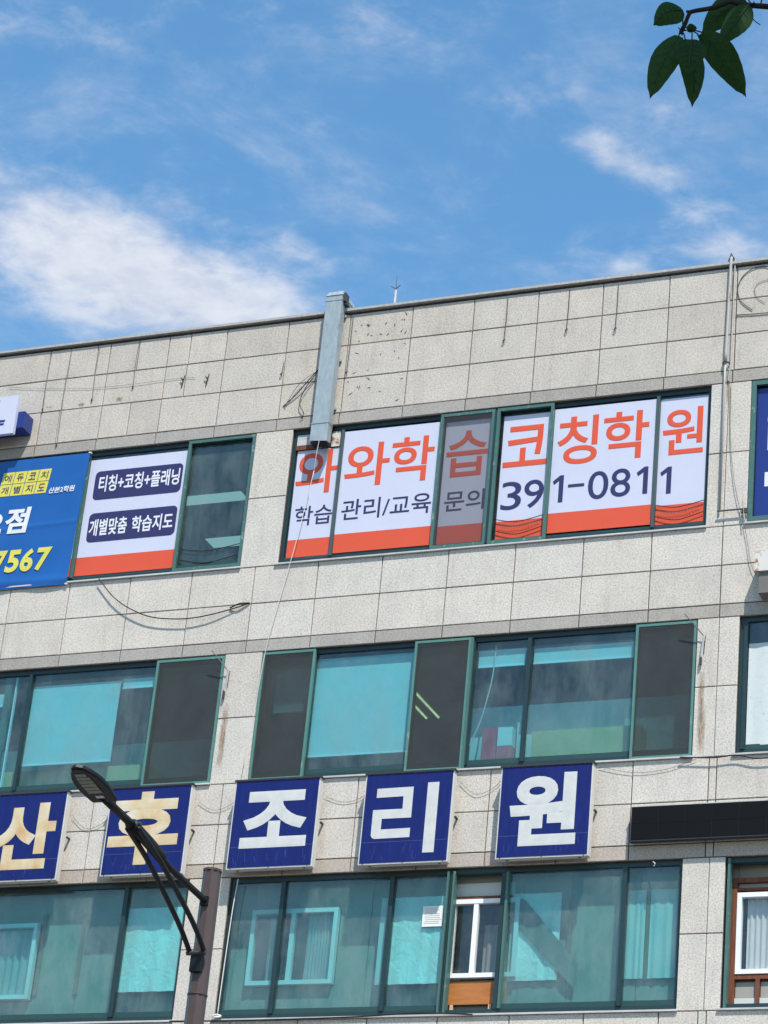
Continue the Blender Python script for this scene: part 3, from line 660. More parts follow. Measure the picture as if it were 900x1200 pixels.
letter('산본2학원', -5.955, -5.545, 18.395, 18.490, ty, 'print_white', bn, 0.028, shear=0.12)
letter('점', -6.585, -6.215, 17.815, 18.215, ty, 'print_white', bn, 0.036, shear=0.10)
letter('2', -6.91, -6.615, 17.825, 18.155, ty, 'print_white', bn, 0.04, shear=0.12)
for ch, a, b in (('7', -6.64, -6.475), ('5', -6.455, -6.25), ('6', -6.225, -6.03), ('7', -5.995, -5.775)):
    letter(ch, a, b, 17.205, 17.555, ty, 'print_yellow', bn, 0.036, shear=0.10)
for o in bn.children:                                        # print follows the cloth
    if o.name.startswith(('letter', 'print_tile')):
        d_ = 0.010 if o.name.startswith('letter') else 0.0045
        for v in o.data.vertices:
            p = v.co + bn.location; v.co.y = by(p.x, p.z) - d_ - (p.y - ty)*0.0 - bn.location.y + (0.001 if (d_ < 0.005 and p.y > ty+0.0025) else 0.0)
bx('tie', 'cable_white', bn, -5.40, -5.365, -0.04, 0.0, 18.975, 18.995); bx('tie', 'cable_white', bn, -5.46, -5.425, -0.04, 0.0, 16.955, 16.975)
tag(bn, 'blue cloth banner with yellow lettering tiles and digits over the left upper windows', 'banner')

# ------------------------------------------------------------------ blue box signs
def box_sign(ch, x0, x1, z0, z1, lx0, lx1, lz0, lz1, aged, label, tilt=0.0):
    r = empty('box_sign', ((x0+x1)/2, -0.2, z0)); yf, yb = -0.20, -0.10
    bx('case', 'sign_side', r, x0, x1, yf+0.004, yb, z0, z1-0.012)
    bx('top_cap', 'sign_top', r, x0-0.012, x1+0.012, yf-0.012, yb, z1-0.0115, z1+0.012)
    fc = bx('face', 'sign_blue', r, x0+0.016, x1-0.016, yf-0.001, yf+0.003, z0+0.018, z1-0.016)
    if ch == '리':                                           # angular first stroke, upright bar apart from it
        m = MB(); ax_ = lambda p, q: (p[0], q, p[1])
        m.prism([(-.44, 13.64), (.045, 13.645), (.045, 13.24), (-.345, 13.24), (-.345, 13.10), (.045, 13.105), (.045, 12.985), (-.42, 12.98), (-.455, 12.995), (-.472, 13.03), (-.472, 13.36), (-.08, 13.36), (-.08, 13.525), (-.44, 13.52)], ax_, yf-0.0042, yf-0.003)
        m.prism([(.232, 12.775), (.382, 12.775), (.382, 13.69), (.232, 13.69)], ax_, yf-0.0042, yf-0.003); m.build('letter', 'sign_letter_white', fc)
    else: letter(ch, lx0, lx1, lz0, lz1, yf-0.0032, 'sign_letter_aged' if aged else 'sign_letter_white', fc, 0.040)
    for x in (x0+0.15, x1-0.15): bx('bracket', 'steel_dark', r, x-0.02, x+0.02, yb, -0.002, z0+0.25, z0+0.29); 
    bx('bracket', 'steel_dark', r, x1-0.01, x1+0.016, -0.075, -0.004, z0+0.61, z0+0.63)
    for x in (x0+0.12, x1-0.14): bx('drain_hole', 'cable_black', r, x, x+0.03, -0.15, -0.12, z0-0.002, z0)
    bx('seam', 'scratch', r, x0+0.02, x1-0.02, yf-0.0016, yf-0.0009, z0+0.285, z0+0.289)
    for xs_ in (x0+0.06, (x0+x1)/2, x1-0.06): bx('screw', 'steel_dark', r, xs_-0.006, xs_+0.006, yf-0.004, yf+0.003, z0+0.004, z0+0.014)
    for k in range(11):                                      # scratches low on the face
        xx = random.uniform(x0+0.1, x1-0.1); zz_ = random.uniform(z0+0.03, z0+0.16)
        MB().tube([(xx, yf-0.0015, zz_), (xx+random.uniform(-.03, .03), yf-0.0015, zz_+random.uniform(.04, .14))], 0.0012, 4).build('scratch', 'scratch', fc)
    tag(r, label, 'sign', 'blue box signs between the middle and lower windows'); return r
box_sign('산', -5.985, -4.822, 12.632, 13.848, -5.83, -4.93, 12.79, 13.70, True, 'yellowed letter sign box at the left edge, left of the lamp')
box_sign('후', -4.186, -3.022, 12.650, 13.848, -4.14, -3.14, 12.783, 13.775, True, 'yellowed letter sign box crossed by the lamp arm')
box_sign('조', -2.408, -1.232, 12.666, 13.850, -2.262, -1.348, 12.934, 13.690, False, 'blue sign box with white letter right above the lamp post top')
box_sign('리', -0.610, 0.570, 12.650, 13.845, -0.472, 0.382, 12.775, 13.690, False, 'blue sign box with white letter second from the dark display board')
box_sign('원', 1.186, 2.366, 12.650, 13.840, 1.326, 2.190, 12.800, 13.729, False, 'blue sign box with white letter nearest the dark display board')
# LED board
led = empty('display_board', (4.6, -0.12, 12.85)); bx('case', 'led_frame', led, 2.852, 7.2, -0.118, -0.03, 12.838, 13.262)
bx('frame_edge', 'led_frame', led, 2.845, 7.207, -0.128, -0.05, 12.826, 12.837); bx('frame_edge', 'sill_metal', led, 2.845, 7.207, -0.125, -0.05, 13.263, 13.272)
for i in range(13):
    for j in range(2):
        bx('display_module', 'led_black', led, 2.862+i*0.33, 2.862+i*0.33+0.325, -0.123+random.uniform(-.0008, .0008), -0.1185, 12.846+j*0.205, 12.846+j*0.205+0.201)
for x in (3.2, 5.0, 6.8): bx('bracket', 'steel_dark', led, x-.02, x+.02, -0.03, -0.003, 12.95, 13.15)
tag(led, 'long unlit black dot matrix display board on the stone band at right', 'display')
# white sign at top left
ts = empty('projecting_sign', (-7.5, -0.3, 19.25)); bx('panel', 'film_white', ts, -8.7, -6.500, -0.335, -0.275, 19.262, 19.872); bx('case', 'film_blue', ts, -8.5, -6.395, -0.274, -0.02, 19.375, 19.632)
letter('F', -6.80, -6.685, 19.345, 19.49, -0.3372, 'print_blue', ts, 0.05, shear=0.2); bx('letter', 'print_blue', ts, -6.90, -6.795, -0.3372, -0.3355, 19.765, 19.825)
tag(ts, 'white sign panel with dark blue letters on a blue case at the left edge', 'sign')

# ------------------------------------------------------------------ duct, pipe, boxes
du = empty('metal_duct', (-1.81, -0.1, 18.7))
bx('shaft', 'galvanized', du, -1.935, -1.698, -0.170, -0.035, 18.975, 20.995)
m = MB(); m.v = [(-1.942, -0.176, 18.725), (-1.690, -0.176, 18.700), (-1.700, -0.03, 18.735), (-1.935, -0.03, 18.760), (-1.940, -0.174, 18.985), (-1.693, -0.174, 18.985), (-1.693, -0.032, 18.985), (-1.940, -0.032, 18.985)]
m.f = [(0,3,2,1),(4,5,6,7),(0,1,5,4),(1,2,6,5),(2,3,7,6),(3,0,4,7)]; m.build('lower_piece', 'galvanized', du)
m = MB(); m.v = [(-1.945, -0.178, 20.985), (-1.690, -0.178, 20.985), (-1.690, 0.25, 20.985), (-1.945, 0.25, 20.985), (-1.915, -0.150, 21.05), (-1.700, -0.150, 21.055), (-1.700, 0.25, 21.055), (-1.915, 0.25, 21.05)]
m.f = [(0,3,2,1),(4,5,6,7),(0,1,5,4),(1,2,6,5),(2,3,7,6),(3,0,4,7)]; m.build('elbow', 'galvanized', du)
bx('elbow', 'galvanized', du, -1.93, -1.70, -0.03, 0.35, 20.845, 20.984)
bx('flange', 'galvanized', du, -1.946, -1.688, -0.180, -0.030, 18.978, 18.990); bx('flange', 'galvanized', du, -1.940, -1.693, -0.175, -0.032, 20.90, 20.908)
for zs_ in (19.25, 20.0, 20.7): bx('strap', 'galvanized', du, -1.960, -1.673, -0.034, -0.004, zs_, zs_+0.035)
bx('clamp', 'steel_dark', du, -1.697, -1.66, -0.14, -0.02, 20.90, 21.03); bx('end_plate', 'lamp_black', du, -1.930, -1.705, -0.165, -0.04, 18.690, 18.712)
bx('bracket', 'steel_dark', du, -1.70, -1.64, -0.11, -0.01, 20.855, 20.875)
tag(du, 'grey galvanized metal duct running up the parapet over the roof edge', 'duct')
pp = empty('conduit_pipe', (3.76, -0.04, 17.2))
MB().tube(spline([(3.79, 0.06, 20.86), (3.785, 0.0, 20.91), (3.783, -0.045, 20.86), (3.778, -0.045, 20.5), (3.760, -0.045, 19.30)], 6), 0.020, 10).build('upper_pipe', 'pipe_white', pp, True)
MB().tube([(3.758, -0.04, 19.33), (3.757, -0.04, 19.02), (3.765, -0.04, 17.20)], 0.013, 8).build('lower_pipe', 'pipe_white', pp, True)
MB().tube([(3.83, -0.02, 20.86), (3.832, -0.03, 20.5), (3.825, -0.025, 19.30), (3.80, -0.02, 19.05)], 0.009, 6).build('thin_pipe', 'pipe_white', pp)
MB().tube([(3.770-0.05, -0.02, 19.31), (3.76, -0.075, 19.315), (3.81, -0.02, 19.31)], 0.012, 6).build('clamp', 'steel_dark', pp)
MB().tube([(3.74, -0.02, 20.84), (3.785, -0.07, 20.93), (3.83, 0.0, 20.84)], 0.010, 6).build('hook', 'steel_dark', pp)
tag(pp, 'rust streaked white conduit pipe climbing the wall to the roof edge', 'pipe')
tag(MB().box(3.775, 3.815, -0.0045, -0.0035, 18.70, 19.24).build('rust_stain', 'rust_stain', bld), None, None)
for a, b, c, d in ((-2.83, -2.73, 14.1, 15.05), (3.575, 3.66, 14.3, 15.05), (3.79, 3.83, 20.3, 20.74), (-6.24, -6.12, 19.80, 19.83), (-5.72, -5.60, 19.77, 19.83), (-5.12, -5.0, 19.78, 19.86), (3.58, 3.69, 13.93, 14.6)):
    bx('rust_stain', 'rust_stain', bld, a, b, -0.0045, -0.0035, c, d)
br = empty('angle_bracket', (3.95, -0.05, 17.15)); bx('arm', 'steel_dark', br, 3.74, 4.12, -0.06, -0.045, 17.165, 17.182); bx('arm', 'steel_dark', br, 4.05, 4.12, -0.06, -0.02, 17.12, 17.164)
MB().tube([(4.06, -0.07, 17.30), (4.10, -0.08, 17.0)], 0.006, 6).build('rod', 'pipe_white', br); tag(br, 'small steel bracket joining the pipe foot to the right edge window', 'bracket')
ac = empty('rusty_box', (4.6, -0.15, 16.3)); bx('case', 'rusty_white', ac, 4.305, 5.2, -0.25, -0.05, 16.205, 16.465); bx('under_shadow', 'cable_grey', ac, 4.345, 5.15, -0.22, -0.005, 15.92, 16.204)  # dark lower box stands in for the shadow under the rusty case
bx('end_cap', 'rusty_white', ac, 4.297, 4.3045, -0.255, -0.05, 16.20, 16.47); tag(ac, 'rusty white metal box fixed to the wall at the right edge', 'box')
an = empty('roof_antenna', (-1.2, 0.5, 20.0)); MB().tube([(-1.20, 0.5, 19.95), (-1.205, 0.5, 21.38)], 0.018, 8).build('mast', 'sill_metal', an)
MB().tube([(-1.205, 0.5, 21.38), (-1.21, 0.5, 21.62)], 0.007, 6, 0.003).build('spike', 'steel_dark', an)
for dx in (-0.07, 0.07): MB().tube([(-1.206, 0.5, 21.40), (-1.206+dx, 0.5-abs(dx)*0.3, 21.44)], 0.006, 6).build('prong', 'steel_dark', an)
tag(an, 'thin lightning rod with prongs standing behind the parapet', 'lightning rod')

def cable(pts, r, mat, label, name='cable', n=6, cat='cable'):
    o = MB().tube(spline(pts, n), r, 6).build(name, mat, None, smooth=True); tag(o, label, cat); return o
WP = lambda lst, y: [(12.6+(x-12.6)*(30+y)/30, y, 1.6+(z-1.6)*(30+y)/30) for x, z in lst]
cable([(-4.93, -0.05, 16.985), (-4.65, -0.055, 16.68), (-4.36, -0.06, 16.48), (-4.02, -0.06, 16.335), (-3.57, -0.06, 16.275), (-3.2, -0.055, 16.30), (-2.83, -0.03, 16.385), (-2.625, -0.012, 16.45)], 0.008, 'cable_black', 'black cable sagging below the left lettered window')
cable([(-2.9, -0.02, 16.40), (-2.75, -0.05, 16.435), (-2.62, -0.012, 16.452)], 0.010, 'cable_black', 'short black cable knot at the end of the sagging cable')
cable([(-1.86, -0.10, 18.30), (-2.01, -0.09, 17.25), (-2.15, -0.07, 16.52), (-2.28, -0.06, 15.73), (-2.335, -0.06, 14.95), (-2.38, -0.10, 14.06)], 0.0045, 'cable_white', 'thin white cord hanging from the duct to the third sign', cat='cord')
cable([(-1.80, -0.172, 18.72), (-1.83, -0.15, 18.5), (-1.86, -0.10, 18.30)], 0.0045, 'cable_white', 'upper end of the thin white cord under the duct', cat='cord')
cable([(-2.30, -0.03, 12.60), (-2.325, -0.035, 12.2), (-2.345, -0.04, 11.5), (-2.36, -0.04, 10.83)], 0.007, 'cable_white', 'white cord along the left edge of the lower centre window', cat='cord')
cable([(-2.42, -0.05, 10.82), (-2.36, -0.06, 10.835), (-2.30, -0.055, 10.815), (-2.36, -0.07, 10.80), (-2.40, -0.05, 10.81)], 0.014, 'cable_white', 'knotted white cord end on the lower window sill', cat='cord')
cable([(0.87, 0.105, 15.62), (0.85, 0.108, 15.2), (0.79, 0.108, 14.85), (0.72, 0.106, 14.55), (0.58, 0.10, 14.2)], 0.008, 'cable_white', 'white cord hanging inside the narrow middle floor bay', cat='cord')
# loose wires on the parapet beside the duct
cable([(-1.95, -0.05, 19.95), (-2.12, -0.05, 19.75), (-2.30, -0.03, 19.55), (-2.48, -0.01, 19.40)], 0.007, 'cable_black', 'dark loose wire left of the duct, upper one')
cable([(-1.96, -0.05, 19.92), (-2.16, -0.05, 19.62), (-2.22, -0.04, 19.40), (-2.15, -0.03, 19.25), (-2.19, -0.02, 19.17)], 0.006, 'cable_black', 'dark curling wire left of the duct, hanging lower')
cable([(-1.98, -0.04, 19.90), (-2.25, -0.04, 19.72), (-2.42, -0.03, 19.44), (-2.46, -0.01, 19.36)], 0.004, 'cable_grey', 'thin grey wire left of the duct')
for x, z, t, lb in ((0.685, 20.70, 20.07, 'thin wire with hook on the parapet above the first lettered pane'), (1.56, 20.72, 20.12, 'thin wire with hook on the parapet near its middle'), (2.24, 20.70, 20.05, 'thin wire with hook on the parapet right of its middle'), (-1.575, 20.72, 19.86, 'thin wire hanging right beside the duct'), (-2.555, 20.1, 19.95, 'short wire stub on the parapet left of the duct')):
    r = empty('hanging_wire', (x, -0.01, t)); MB().tube([(x, -0.008, z), (x+0.003, -0.012, (z+t)/2), (x-0.006, -0.012, t)], 0.006, 5).build('wire', 'steel_dark', r)
    MB().tube(spline([(x-0.006, -0.012, t), (x+0.012, -0.03, t-0.03), (x-0.016, -0.03, t-0.045), (x-0.012, -0.012, t-0.01)], 4), 0.007, 5).build('hook', 'steel_dark', r); tag(r, lb, 'wire')
for i, (x, z0_, z1_) in enumerate(((-6.28, 20.70, 19.78), (-5.96, 20.72, 19.18), (-5.50, 20.72, 19.85), (-4.87, 20.75, 19.98))):
    r = empty('hanging_wire', (x, -0.01, z1_)); MB().tube([(x, -0.008, z0_), (x-0.01, -0.012, (z0_+z1_)/2), (x+0.008, -0.012, z1_)], 0.005, 5).build('wire', 'cable_grey', r)
    bx('hook', 'steel_dark', r, x-0.008, x+0.010, -0.02, -0.004, z1_-0.02, z1_+0.02); tag(r, ['first', 'second', 'third', 'fourth'][i] + ' thin wire from the left on the parapet above the blue banner', 'wire')
for i, (x, z) in enumerate(((-4.10, 20.0), (-3.72, 19.98))):
    cable([(x, -0.004, z-0.12), (x+0.02, -0.02, z-0.02), (x-0.01, -0.03, z+0.03), (x+0.03, -0.03, z), (x+0.03, -0.004, z+0.08)], 0.007, 'cable_black', ['left', 'right'][i] + ' small black wire hook on the parapet left of the duct', 'wire_hook', cat='hook')
cable([(-6.9, -0.012, 20.22), (-6.3, -0.014, 20.13), (-5.6, -0.012, 20.05), (-4.9, -0.014, 20.03), (-4.2, -0.012, 20.04), (-3.9, -0.01, 20.02)], 0.0022, 'cable_grey', 'thin grey wire running level across the left parapet')
cable([(3.86, -0.012, 20.02), (4.4, -0.014, 20.00), (5.2, -0.014, 20.05)], 0.007, 'cable_grey', 'grey wire running level from the conduit pipe at right')
cable([(4.08, -0.012, 20.07), (3.93, -0.012, 20.22), (3.875, -0.012, 20.40), (3.93, -0.012, 20.58), (4.06, -0.012, 20.69), (4.22, -0.012, 20.71), (4.38, -0.012, 20.64)], 0.0055, 'steel_dark', 'large round loop of cable on the parapet at right')
cable([(4.25, -0.01, 20.15), (4.14, -0.01, 20.25), (4.10, -0.01, 20.38), (4.16, -0.01, 20.47), (4.30, -0.01, 20.50)], 0.003, 'cable_grey', 'small inner loop of wire on the parapet at right')
cable([(3.84, -0.02, 19.0), (3.86, -0.02, 18.2), (3.95, -0.03, 17.5), (4.10, -0.03, 16.9), (4.18, -0.03, 16.45), (4.26, -0.03, 16.25)], 0.004, 'cable_grey', 'thin slack wire dropping from the pipe to the rusty box')
for i, (x0, x1, z, dz) in enumerate(((-4.80, -4.20, 13.50, 0.12), (-3.0, -2.42, 13.62, 0.07), (-1.22, -0.62, 13.60, 0.03), (0.58, 1.17, 13.70, 0.12), (2.38, 3.60, 13.80, 0.05))):
    cable([(x0, -0.02, z+0.05), (x0+(x1-x0)*0.35, -0.018, z-dz), (x0+(x1-x0)*0.7, -0.018, z-dz*0.6), (x1, -0.02, z+0.08)], 0.0028, 'cable_grey', ['thin wire between the two yellowed sign boxes', 'thin wire between the second and third sign boxes', 'thin wire between the third and fourth sign boxes', 'thin wire between the fourth and fifth sign boxes', 'thin wire from the fifth sign box towards the right pier'][i])
cable([(3.40, -0.05, 13.90), (3.8, -0.05, 13.87), (4.1, -0.05, 13.885), (4.35, -0.05, 13.83), (4.7, -0.05, 13.84)], 0.008, 'cable_black', 'black cable along the sill line at the right pier')
cable([(-3.0, -0.05, 10.77), (-2.0, -0.055, 10.76), (-0.6, -0.06, 10.77), (0.3, -0.065, 10.80), (1.0, -0.06, 10.77)], 0.009, 'cable_black', 'black cable under the lower window sill')
cable([(3.12, -0.02, 12.60), (3.15, -0.03, 12.57), (3.13, -0.02, 12.54)], 0.006, 'cable_white', 'short pale wire hook above the lower right bay', cat='hook')
# wire reflections low in three upper panes, modelled as added solid cables
for i, (x0, x1, z, y) in enumerate(((-3.79, -2.91, 17.38, 0.06), (0.74, 1.395, 17.39, 0.045), (2.89, 3.53, 17.39, 0.045))):
    pn = ['the clear sash beside the navy worded film', 'the pane with the first syllable after the screened one', 'the rightmost lettered pane'][i]
    cable([(x0, y, z), (x0+(x1-x0)*0.45, y, z-0.055), (x1, y, z+0.01)], 0.0055, 'cable_black', 'upper dark cable reflection sagging low across ' + pn)
    cable([(x0, y, z-0.16), (x0+(x1-x0)*0.45, y, z-0.235), (x1, y, z-0.15)], 0.0055, 'cable_black', 'lower dark cable reflection sagging low across ' + pn)
    if i: 
        zz = [(x0+0.04+(x1-x0-0.08)*k/60, y+0.004*math.sin(k*1.3), z-0.105-0.05*math.sin(math.pi*k/60)+0.018*math.sin(k*1.57)+0.05*k/60) for k in range(61)]
        tag(MB().tube(zz, 0.0035, 4).build('wire_reflection', 'cable_grey', None), 'fine coiled wire reflection on ' + pn, 'wire')
# rod arms beside the middle floor windows
for x, z, lb in ((-2.93, 15.75, 'thin steel rod arm with hanging strap left of the pier'), (3.50, 15.76, 'thin steel rod arm with hanging strap at the right pier')):
    r = empty('rod_arm', (x, -0.05, z-0.5)); MB().tube([(x-0.10, -0.13, z+0.0), (x+0.125, -0.04, z-0.27)], 0.007, 6).build('rod', 'cable_grey', r)
    MB().tube([(x+0.13, -0.05, z-0.27), (x+0.105, -0.05, z-0.55)], 0.007, 6).build('strap', 'galvanized', r); bx('buckle', 'steel_dark', r, x+0.09, x+0.115, -0.05, -0.02, z-0.66, z-0.56)
    MB().tube([(x+0.15, -0.03, z-0.27), (x+0.13, -0.01, z-0.5)], 0.005, 5).build('wire', 'steel_dark', r); tag(r, lb, 'bracket')
# chips in the stone by the duct
random.seed(21)
for k in range(34):
    x = random.uniform(-1.5, -0.72); z = random.choice([random.uniform(19.3, 19.7), random.uniform(19.75, 20.2), random.uniform(20.3, 20.7)]); 
    if random.random() < 0.5: x = random.choice([-1.5, -0.8])+random.uniform(-.05, .08)
    a = random.uniform(0, 3.14); l = random.uniform(0.012, 0.04); w_ = 0.006
    c_, s_ = math.cos(a), math.sin(a)
    pts = [(x-l*c_-w_*s_, z-l*s_+w_*c_), (x-l*0.3*c_-w_*1.6*s_, z-l*.3*s_+w_*c_), (x+l*c_, z+l*s_), (x+w_*s_, z-w_*c_)]
    MB().prism(pts, lambda p, d: (p[0], d, p[1]), -0.0040, -0.0030).build('chip', 'joint', bld)

# ------------------------------------------------------------------ street lamp
PX = 3.428
sl = empty('street_lamp', (PX, -12.0, 0.12))
def octo(r, z): return [(PX+r*math.cos(R(22.5+45*k)), -12.0+r*math.sin(R(22.5+45*k)), z) for k in range(8)]
m = MB(); m.v = octo(0.095, 0.12)+octo(0.070, 8.27); m.f = [tuple(range(8))[::-1], tuple(range(8, 16))]+[(i, (i+1)%8, 8+(i+1)%8, 8+i) for i in range(8)]; m.build('pole', 'pole_brown', sl)
MB().tube([(PX, -12, 8.268), (PX, -12, 8.285)], 0.076, 8).build('cap', 'pole_brown', sl)
MB().tube([(PX, -12, 7.30), (PX, -12, 7.312)], 0.077, 16).build('band', 'pole_brown', sl)
MB().box(PX-0.16, PX+0.16, -12.16, -11.84, 0.12, 0.15).build('base_plate', 'steel_dark', sl)
MB().tube([(PX, -12.0, 8.02), (PX, -12.07, 8.02), (PX, -12.7, 8.06), (PX, -13.22, 8.15)], 0.026, 10).build('arm', 'lamp_black', sl, True)
MB().tube([(PX, -12.85, 8.085), (PX, -13.05, 8.118), (PX, -13.35, 8.155)], 0.046, 12).build('sleeve', 'lamp_black', sl, True)
MB().tube([(PX, -13.30, 8.150), (PX, -13.85, 8.185)], 0.030, 12).build('arm', 'lamp_black', sl, True)
for dx in (-0.06, 0.06):
    MB().tube(spline([(PX+dx, -12.08, 7.60), (PX+dx, -12.30, 7.74), (PX+dx*0.9, -12.65, 7.90), (PX+dx*0.8, -13.0, 8.04), (PX+dx*0.7, -13.34, 8.135)], 6), 0.020, 8).build('brace', 'lamp_black', sl, True)
bx('clamp', 'lamp_black', sl, PX-0.045, PX+0.045, -12.10, -12.055, 7.46, 7.62); bx('clamp', 'lamp_black', sl, PX-0.03, PX+0.03, -12.085, -12.06, 7.98, 8.05)
MB().tube([(PX-0.08, -12.10, 7.60), (PX+0.08, -12.10, 7.60)], 0.018, 8).build('bolt', 'steel_dark', sl)
for dx in (-0.05, 0.05): MB().tube([(PX+dx-0.012, -13.33, 8.165), (PX+dx+0.012, -13.33, 8.165)], 0.016, 8).build('bolt', 'steel_dark', sl)
# head: oval shell, lies along the arm
hd = [(0, 0.090), (0.02, 0.100), (0.09, 0.110), (0.18, 0.120), (0.27, 0.117), (0.34, 0.102), (0.40, 0.077), (0.45, 0.044), (0.47, 0.0)]
def hp(t, dx, dz): return (PX+dx-0.02*t, -13.785-t*0.99, 8.155+t*0.17+dz)
ol = [(t, hw) for t, hw in hd]+[(t, -hw) for t, hw in reversed(hd[:-1])]
m = MB(); n = len(ol)
for s_, dz in ((0.94, 0.0), (1.0, 0.015), (0.95, 0.040), (0.55, 0.060)):
    for t, hw in ol: m.v.append(hp(0.25+(t-0.25)*s_, hw*s_, dz))
for a in range(3):
    for i in range(n): j = (i+1) % n; m.f.append((a*n+i, a*n+j, (a+1)*n+j, (a+1)*n+i))
m.f.append(tuple(range(n))[::-1]); m.f.append(tuple(3*n+i for i in range(n))); head = m.build('lamp_head', 'lamp_black', sl, False)
for k in range(6):
    t = 0.145+k*0.044; hw = 0.056 if k < 4 else 0.052-0.010*(k-4)
    m = MB(); v = [hp(t, -hw, -0.006), hp(t, hw, -0.006), hp(t+0.037, hw*0.97, -0.006), hp(t+0.037, -hw*0.97, -0.006)]
    m.v = v+[(a, b, c+0.008) for a, b, c in v]; m.f = [(0,1,2,3),(7,6,5,4),(0,4,5,1),(1,5,6,2),(2,6,7,3),(3,7,4,0)]; o = m.build('light_module', 'lamp_lens', head)
m = MB(); v = [hp(0.075, -0.025, -0.004), hp(0.075, 0.035, -0.004), hp(0.105, 0.035, -0.004), hp(0.105, -0.025, -0.004)]; m.v = v+[(a, b, c+0.006) for a, b, c in v]
m.f = [(0,1,2,3),(7,6,5,4),(0,4,5,1),(1,5,6,2),(2,6,7,3),(3,7,4,0)]; m.build('rating_plate', 'lamp_tag', head)
tag(sl, 'brown street lamp post with black curved arm and flat black head', 'street lamp')

# ------------------------------------------------------------------ tree twig
DEP = 4.4
def A(px, py, d=0.0):
    k = DEP+d
    return CAM + (fw + rt*((px-450)/3250.24) - up*((py-600)/3250.24))*k
PXM = DEP/3250.24
tree = empty('cherry_tree', (13.9, -25.4, 0.12)); tag(tree, 'tree reaching in with a dark leafy twig at the upper right corner', 'tree')
limb_a = A(905, 8)
MB().tube(spline([(13.9, -25.4, 0.0), (13.92, -25.42, 1.6), (13.86, -25.5, 3.2), (13.7, -25.6, 4.6), (13.6, -25.7, 6.2)], 6), 0.15, 12, 0.05).build('trunk', 'bark', tree, True)
MB().tube(spline([(13.86, -25.5, 3.2), (13.2, -25.8, 4.1), tuple(A(1250, -90)), tuple(A(1000, 20)), tuple(limb_a)], 6), 0.05, 8, 0.0045).build('branch', 'bark', tree, True)
MB().tube(spline([A(905, 8), A(891, 7), A(878, 6), A(866, 4.5), A(855, 2), A(839, 8), A(828, 10.5), A(818, 12), A(809, 14)], 4), 4.2*PXM*0.85, 7, 2.6*PXM).build('branch', 'bark', tree, True)
MB().tube([A(809, 14), A(804, 13.4)], 2.0*PXM, 6, 1.5*PXM).build('branch', 'bark', tree)
MB().tube(spline([A(809, 14), A(806, 20), A(803, 28), A(799, 36), A(798, 40)], 4), 2.4*PXM, 7, 2.8*PXM).build('branch', 'bark', tree, True)
random.seed(5)
for (cx, cy, n) in ((798.5, 36, 12), (884, 7, 14)):          # rough buds
    for k in range(n):
        a = random.uniform(0, 6.28); MB().tube([A(cx, cy), A(cx+math.cos(a)*random.uniform(2, 6), cy+math.sin(a)*random.uniform(2, 6), random.uniform(-.01, .01))], 1.3*PXM, 5, 0.5*PXM).build('bud', 'bark', tree)
def leaf(b, t, w, d0=0.0, d1=0.0, roll=0.0, pet=None, curl=0.12, tipl=0.12, name='leaf', wobble=0.0):
    B = A(*b, d0) if len(b) == 2 else Vector(b); T = A(*t, d1) if len(t) == 2 else Vector(t)
    ax = T-B; ln = ax.length; ax.normalize()
    vd = (((B+T)/2)-CAM).normalized(); sd_ = ax.cross(vd).normalized(); nm = sd_.cross(ax).normalized()
    q = Matrix.Rotation(roll, 3, ax); sd_ = q @ sd_; nm = q @ nm
    m = MB(); ns = 14; nw = 4
    for i in range(ns+1):
        u = i/ns
        e = (math.sin(math.pi*min(1, (u*0.97+0.03))**0.82)**0.72)*(1-0.25*u) if u < 1 else 0
        if u > 0.86: e = max(0.035, e*(1-(u-0.86)/0.14*0.75)) if u < 1 else 0.0
        hw = w*0.5*e*1.10
        for j in range(-nw, nw+1):
            s = j/nw
            off = curl*w*(abs(s)**1.4)*e - curl*0.8*w*math.sin(u*math.pi) + 0.02*w*math.sin(u*42)*abs(s)*e
            jag = 1.0 + 0.025*math.sin(u*95)*(abs(s) == 1)
            m.v.append(tuple(B+ax*(u*ln)+sd_*(s*hw*jag + wobble*w*math.sin(u*3.14))+nm*off))
    k = 2*nw+1
    for i in range(ns):
        for j in range(2*nw): a = i*k+j; m.f.append((a, a+1, a+k+1, a+k))
    o = m.build(name, 'leaf', tree, True, False)
    rb = [tuple(Vector(m.v[i*k+nw])-nm*0.0012*(-1 if nm.dot(vd) < 0 else 1)) for i in range(ns+1)]
    vb = MB().tube(rb, 0.8*PXM, 5, 0.25*PXM)
    for i in range(2, ns-2, 2):
        for sg in (-1, 1):
            vb.tube([tuple(Vector(m.v[min(ns, i+int(round(abs(j)*0.55)))*k+nw+sg*j])-nm*0.0010*(-1 if nm.dot(vd) < 0 else 1)) for j in range(0, nw)], 0.35*PXM, 4, 0.15*PXM)
    vb.build('leaf_rib', 'leaf_rib', o)
    if pet: MB().tube(spline([pet, (Vector(pet)+B)/2+Vector((0, 0, 0.003)), B], 3), 0.85*PXM, 5).build('petiole', 'bark', tree)
    return o
w_ = PXM
leaf((795.5, 42), (761.5, 116), 34*w_, 0.0, -0.02, 0.25, A(798, 38), wobble=-0.10)
leaf((811, 46), (807.5, 87), 36*w_, -0.035, -0.05, 0.2, A(811, 38))
leaf((803, 46), (811, 126), 31*w_, 0.0, 0.0, -0.35, A(800, 38), wobble=0.18)
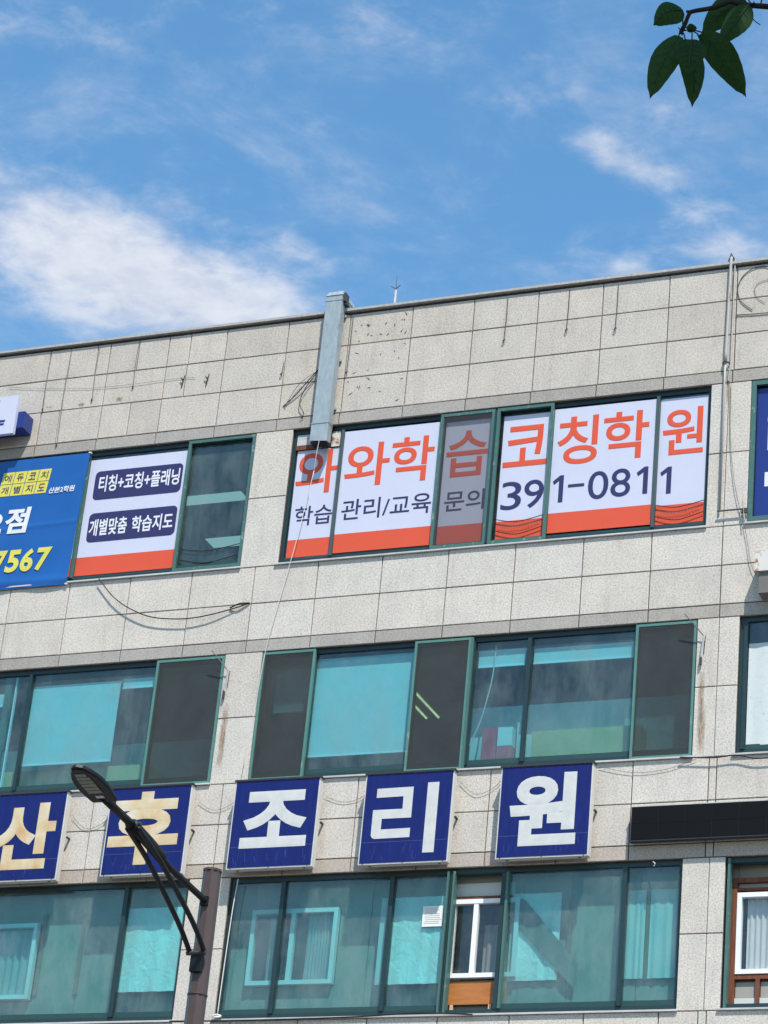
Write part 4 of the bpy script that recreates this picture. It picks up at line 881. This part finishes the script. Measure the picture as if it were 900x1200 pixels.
leaf((823, 38), (874.5, 114), 37*w_, 0.01, 0.0, 0.3, A(800, 36), wobble=0.10)
leaf((877, 6), (842, 53), 31*w_, -0.03, -0.04, 0.35, A(880, 6), wobble=0.05)
leaf((872, -2), (822, 39), 36*w_, 0.02, 0.02, 0.2, A(880, 4), wobble=-0.05)
leaf((800, 12), (765.5, 30), 31*w_, 0.0, 0.0, 0.35, A(800, 33), 0.2, wobble=-0.16)
leaf((805, 33), (817, 33), 11*w_, 0.0, 0.0, 0.3, A(802, 34))
leaf((818, 40), (827, 58), 4*w_, 0.0, 0.0, 0.9, A(806, 37))
MB().tube(spline([A(878, 10), A(880, 18), A(885, 25), A(891, 29)], 3), 0.6*PXM, 5).build('petiole', 'bark', tree)
MB().tube(spline([A(890, 7), A(892, 3), A(893, -4)], 3), 0.9*PXM, 5).build('petiole', 'bark', tree)
# the rest of the crown, above and beside the frame: shades the twig
random.seed(11)
ctr = A(850, 40)
for sub, (c, rad, n) in enumerate(((ctr+SUN*0.75+Vector((0.02, -0.05, 0.1)), 0.42, 420), (ctr+SUN*1.5, 0.7, 420), (Vector((13.5, -25.6, 6.0)), 1.2, 260))):
    m = MB()
    for k in range(n):
        d = Vector((random.gauss(0, 1), random.gauss(0, 1), random.gauss(0, 0.6))).normalized()*rad*random.random()**0.4
        p = c+d
        ap = p-CAM; zc = ap.dot(fw); sx_ = 450+3250.24*ap.dot(rt)/zc; sy_ = 600-3250.24*ap.dot(up)/zc
        if zc > 0 and sy_ > -90 and sx_ < 990: continue
        ax = Vector((random.gauss(0, 1), random.gauss(0, 1), random.gauss(-0.6, 0.6))).normalized(); sd2 = ax.cross(Vector((random.gauss(0, .4), random.gauss(0, .4), 1))).normalized()
        l = random.uniform(0.08, 0.12); b = len(m.v)
        m.v += [tuple(p), tuple(p+ax*l*0.4+sd2*l*0.25), tuple(p+ax*l), tuple(p+ax*l*0.4-sd2*l*0.25)]; m.f.append((b, b+1, b+2, b+3))
    o = m.build('foliage', 'leaf', tree, False, False); o['kind'] = 'stuff'
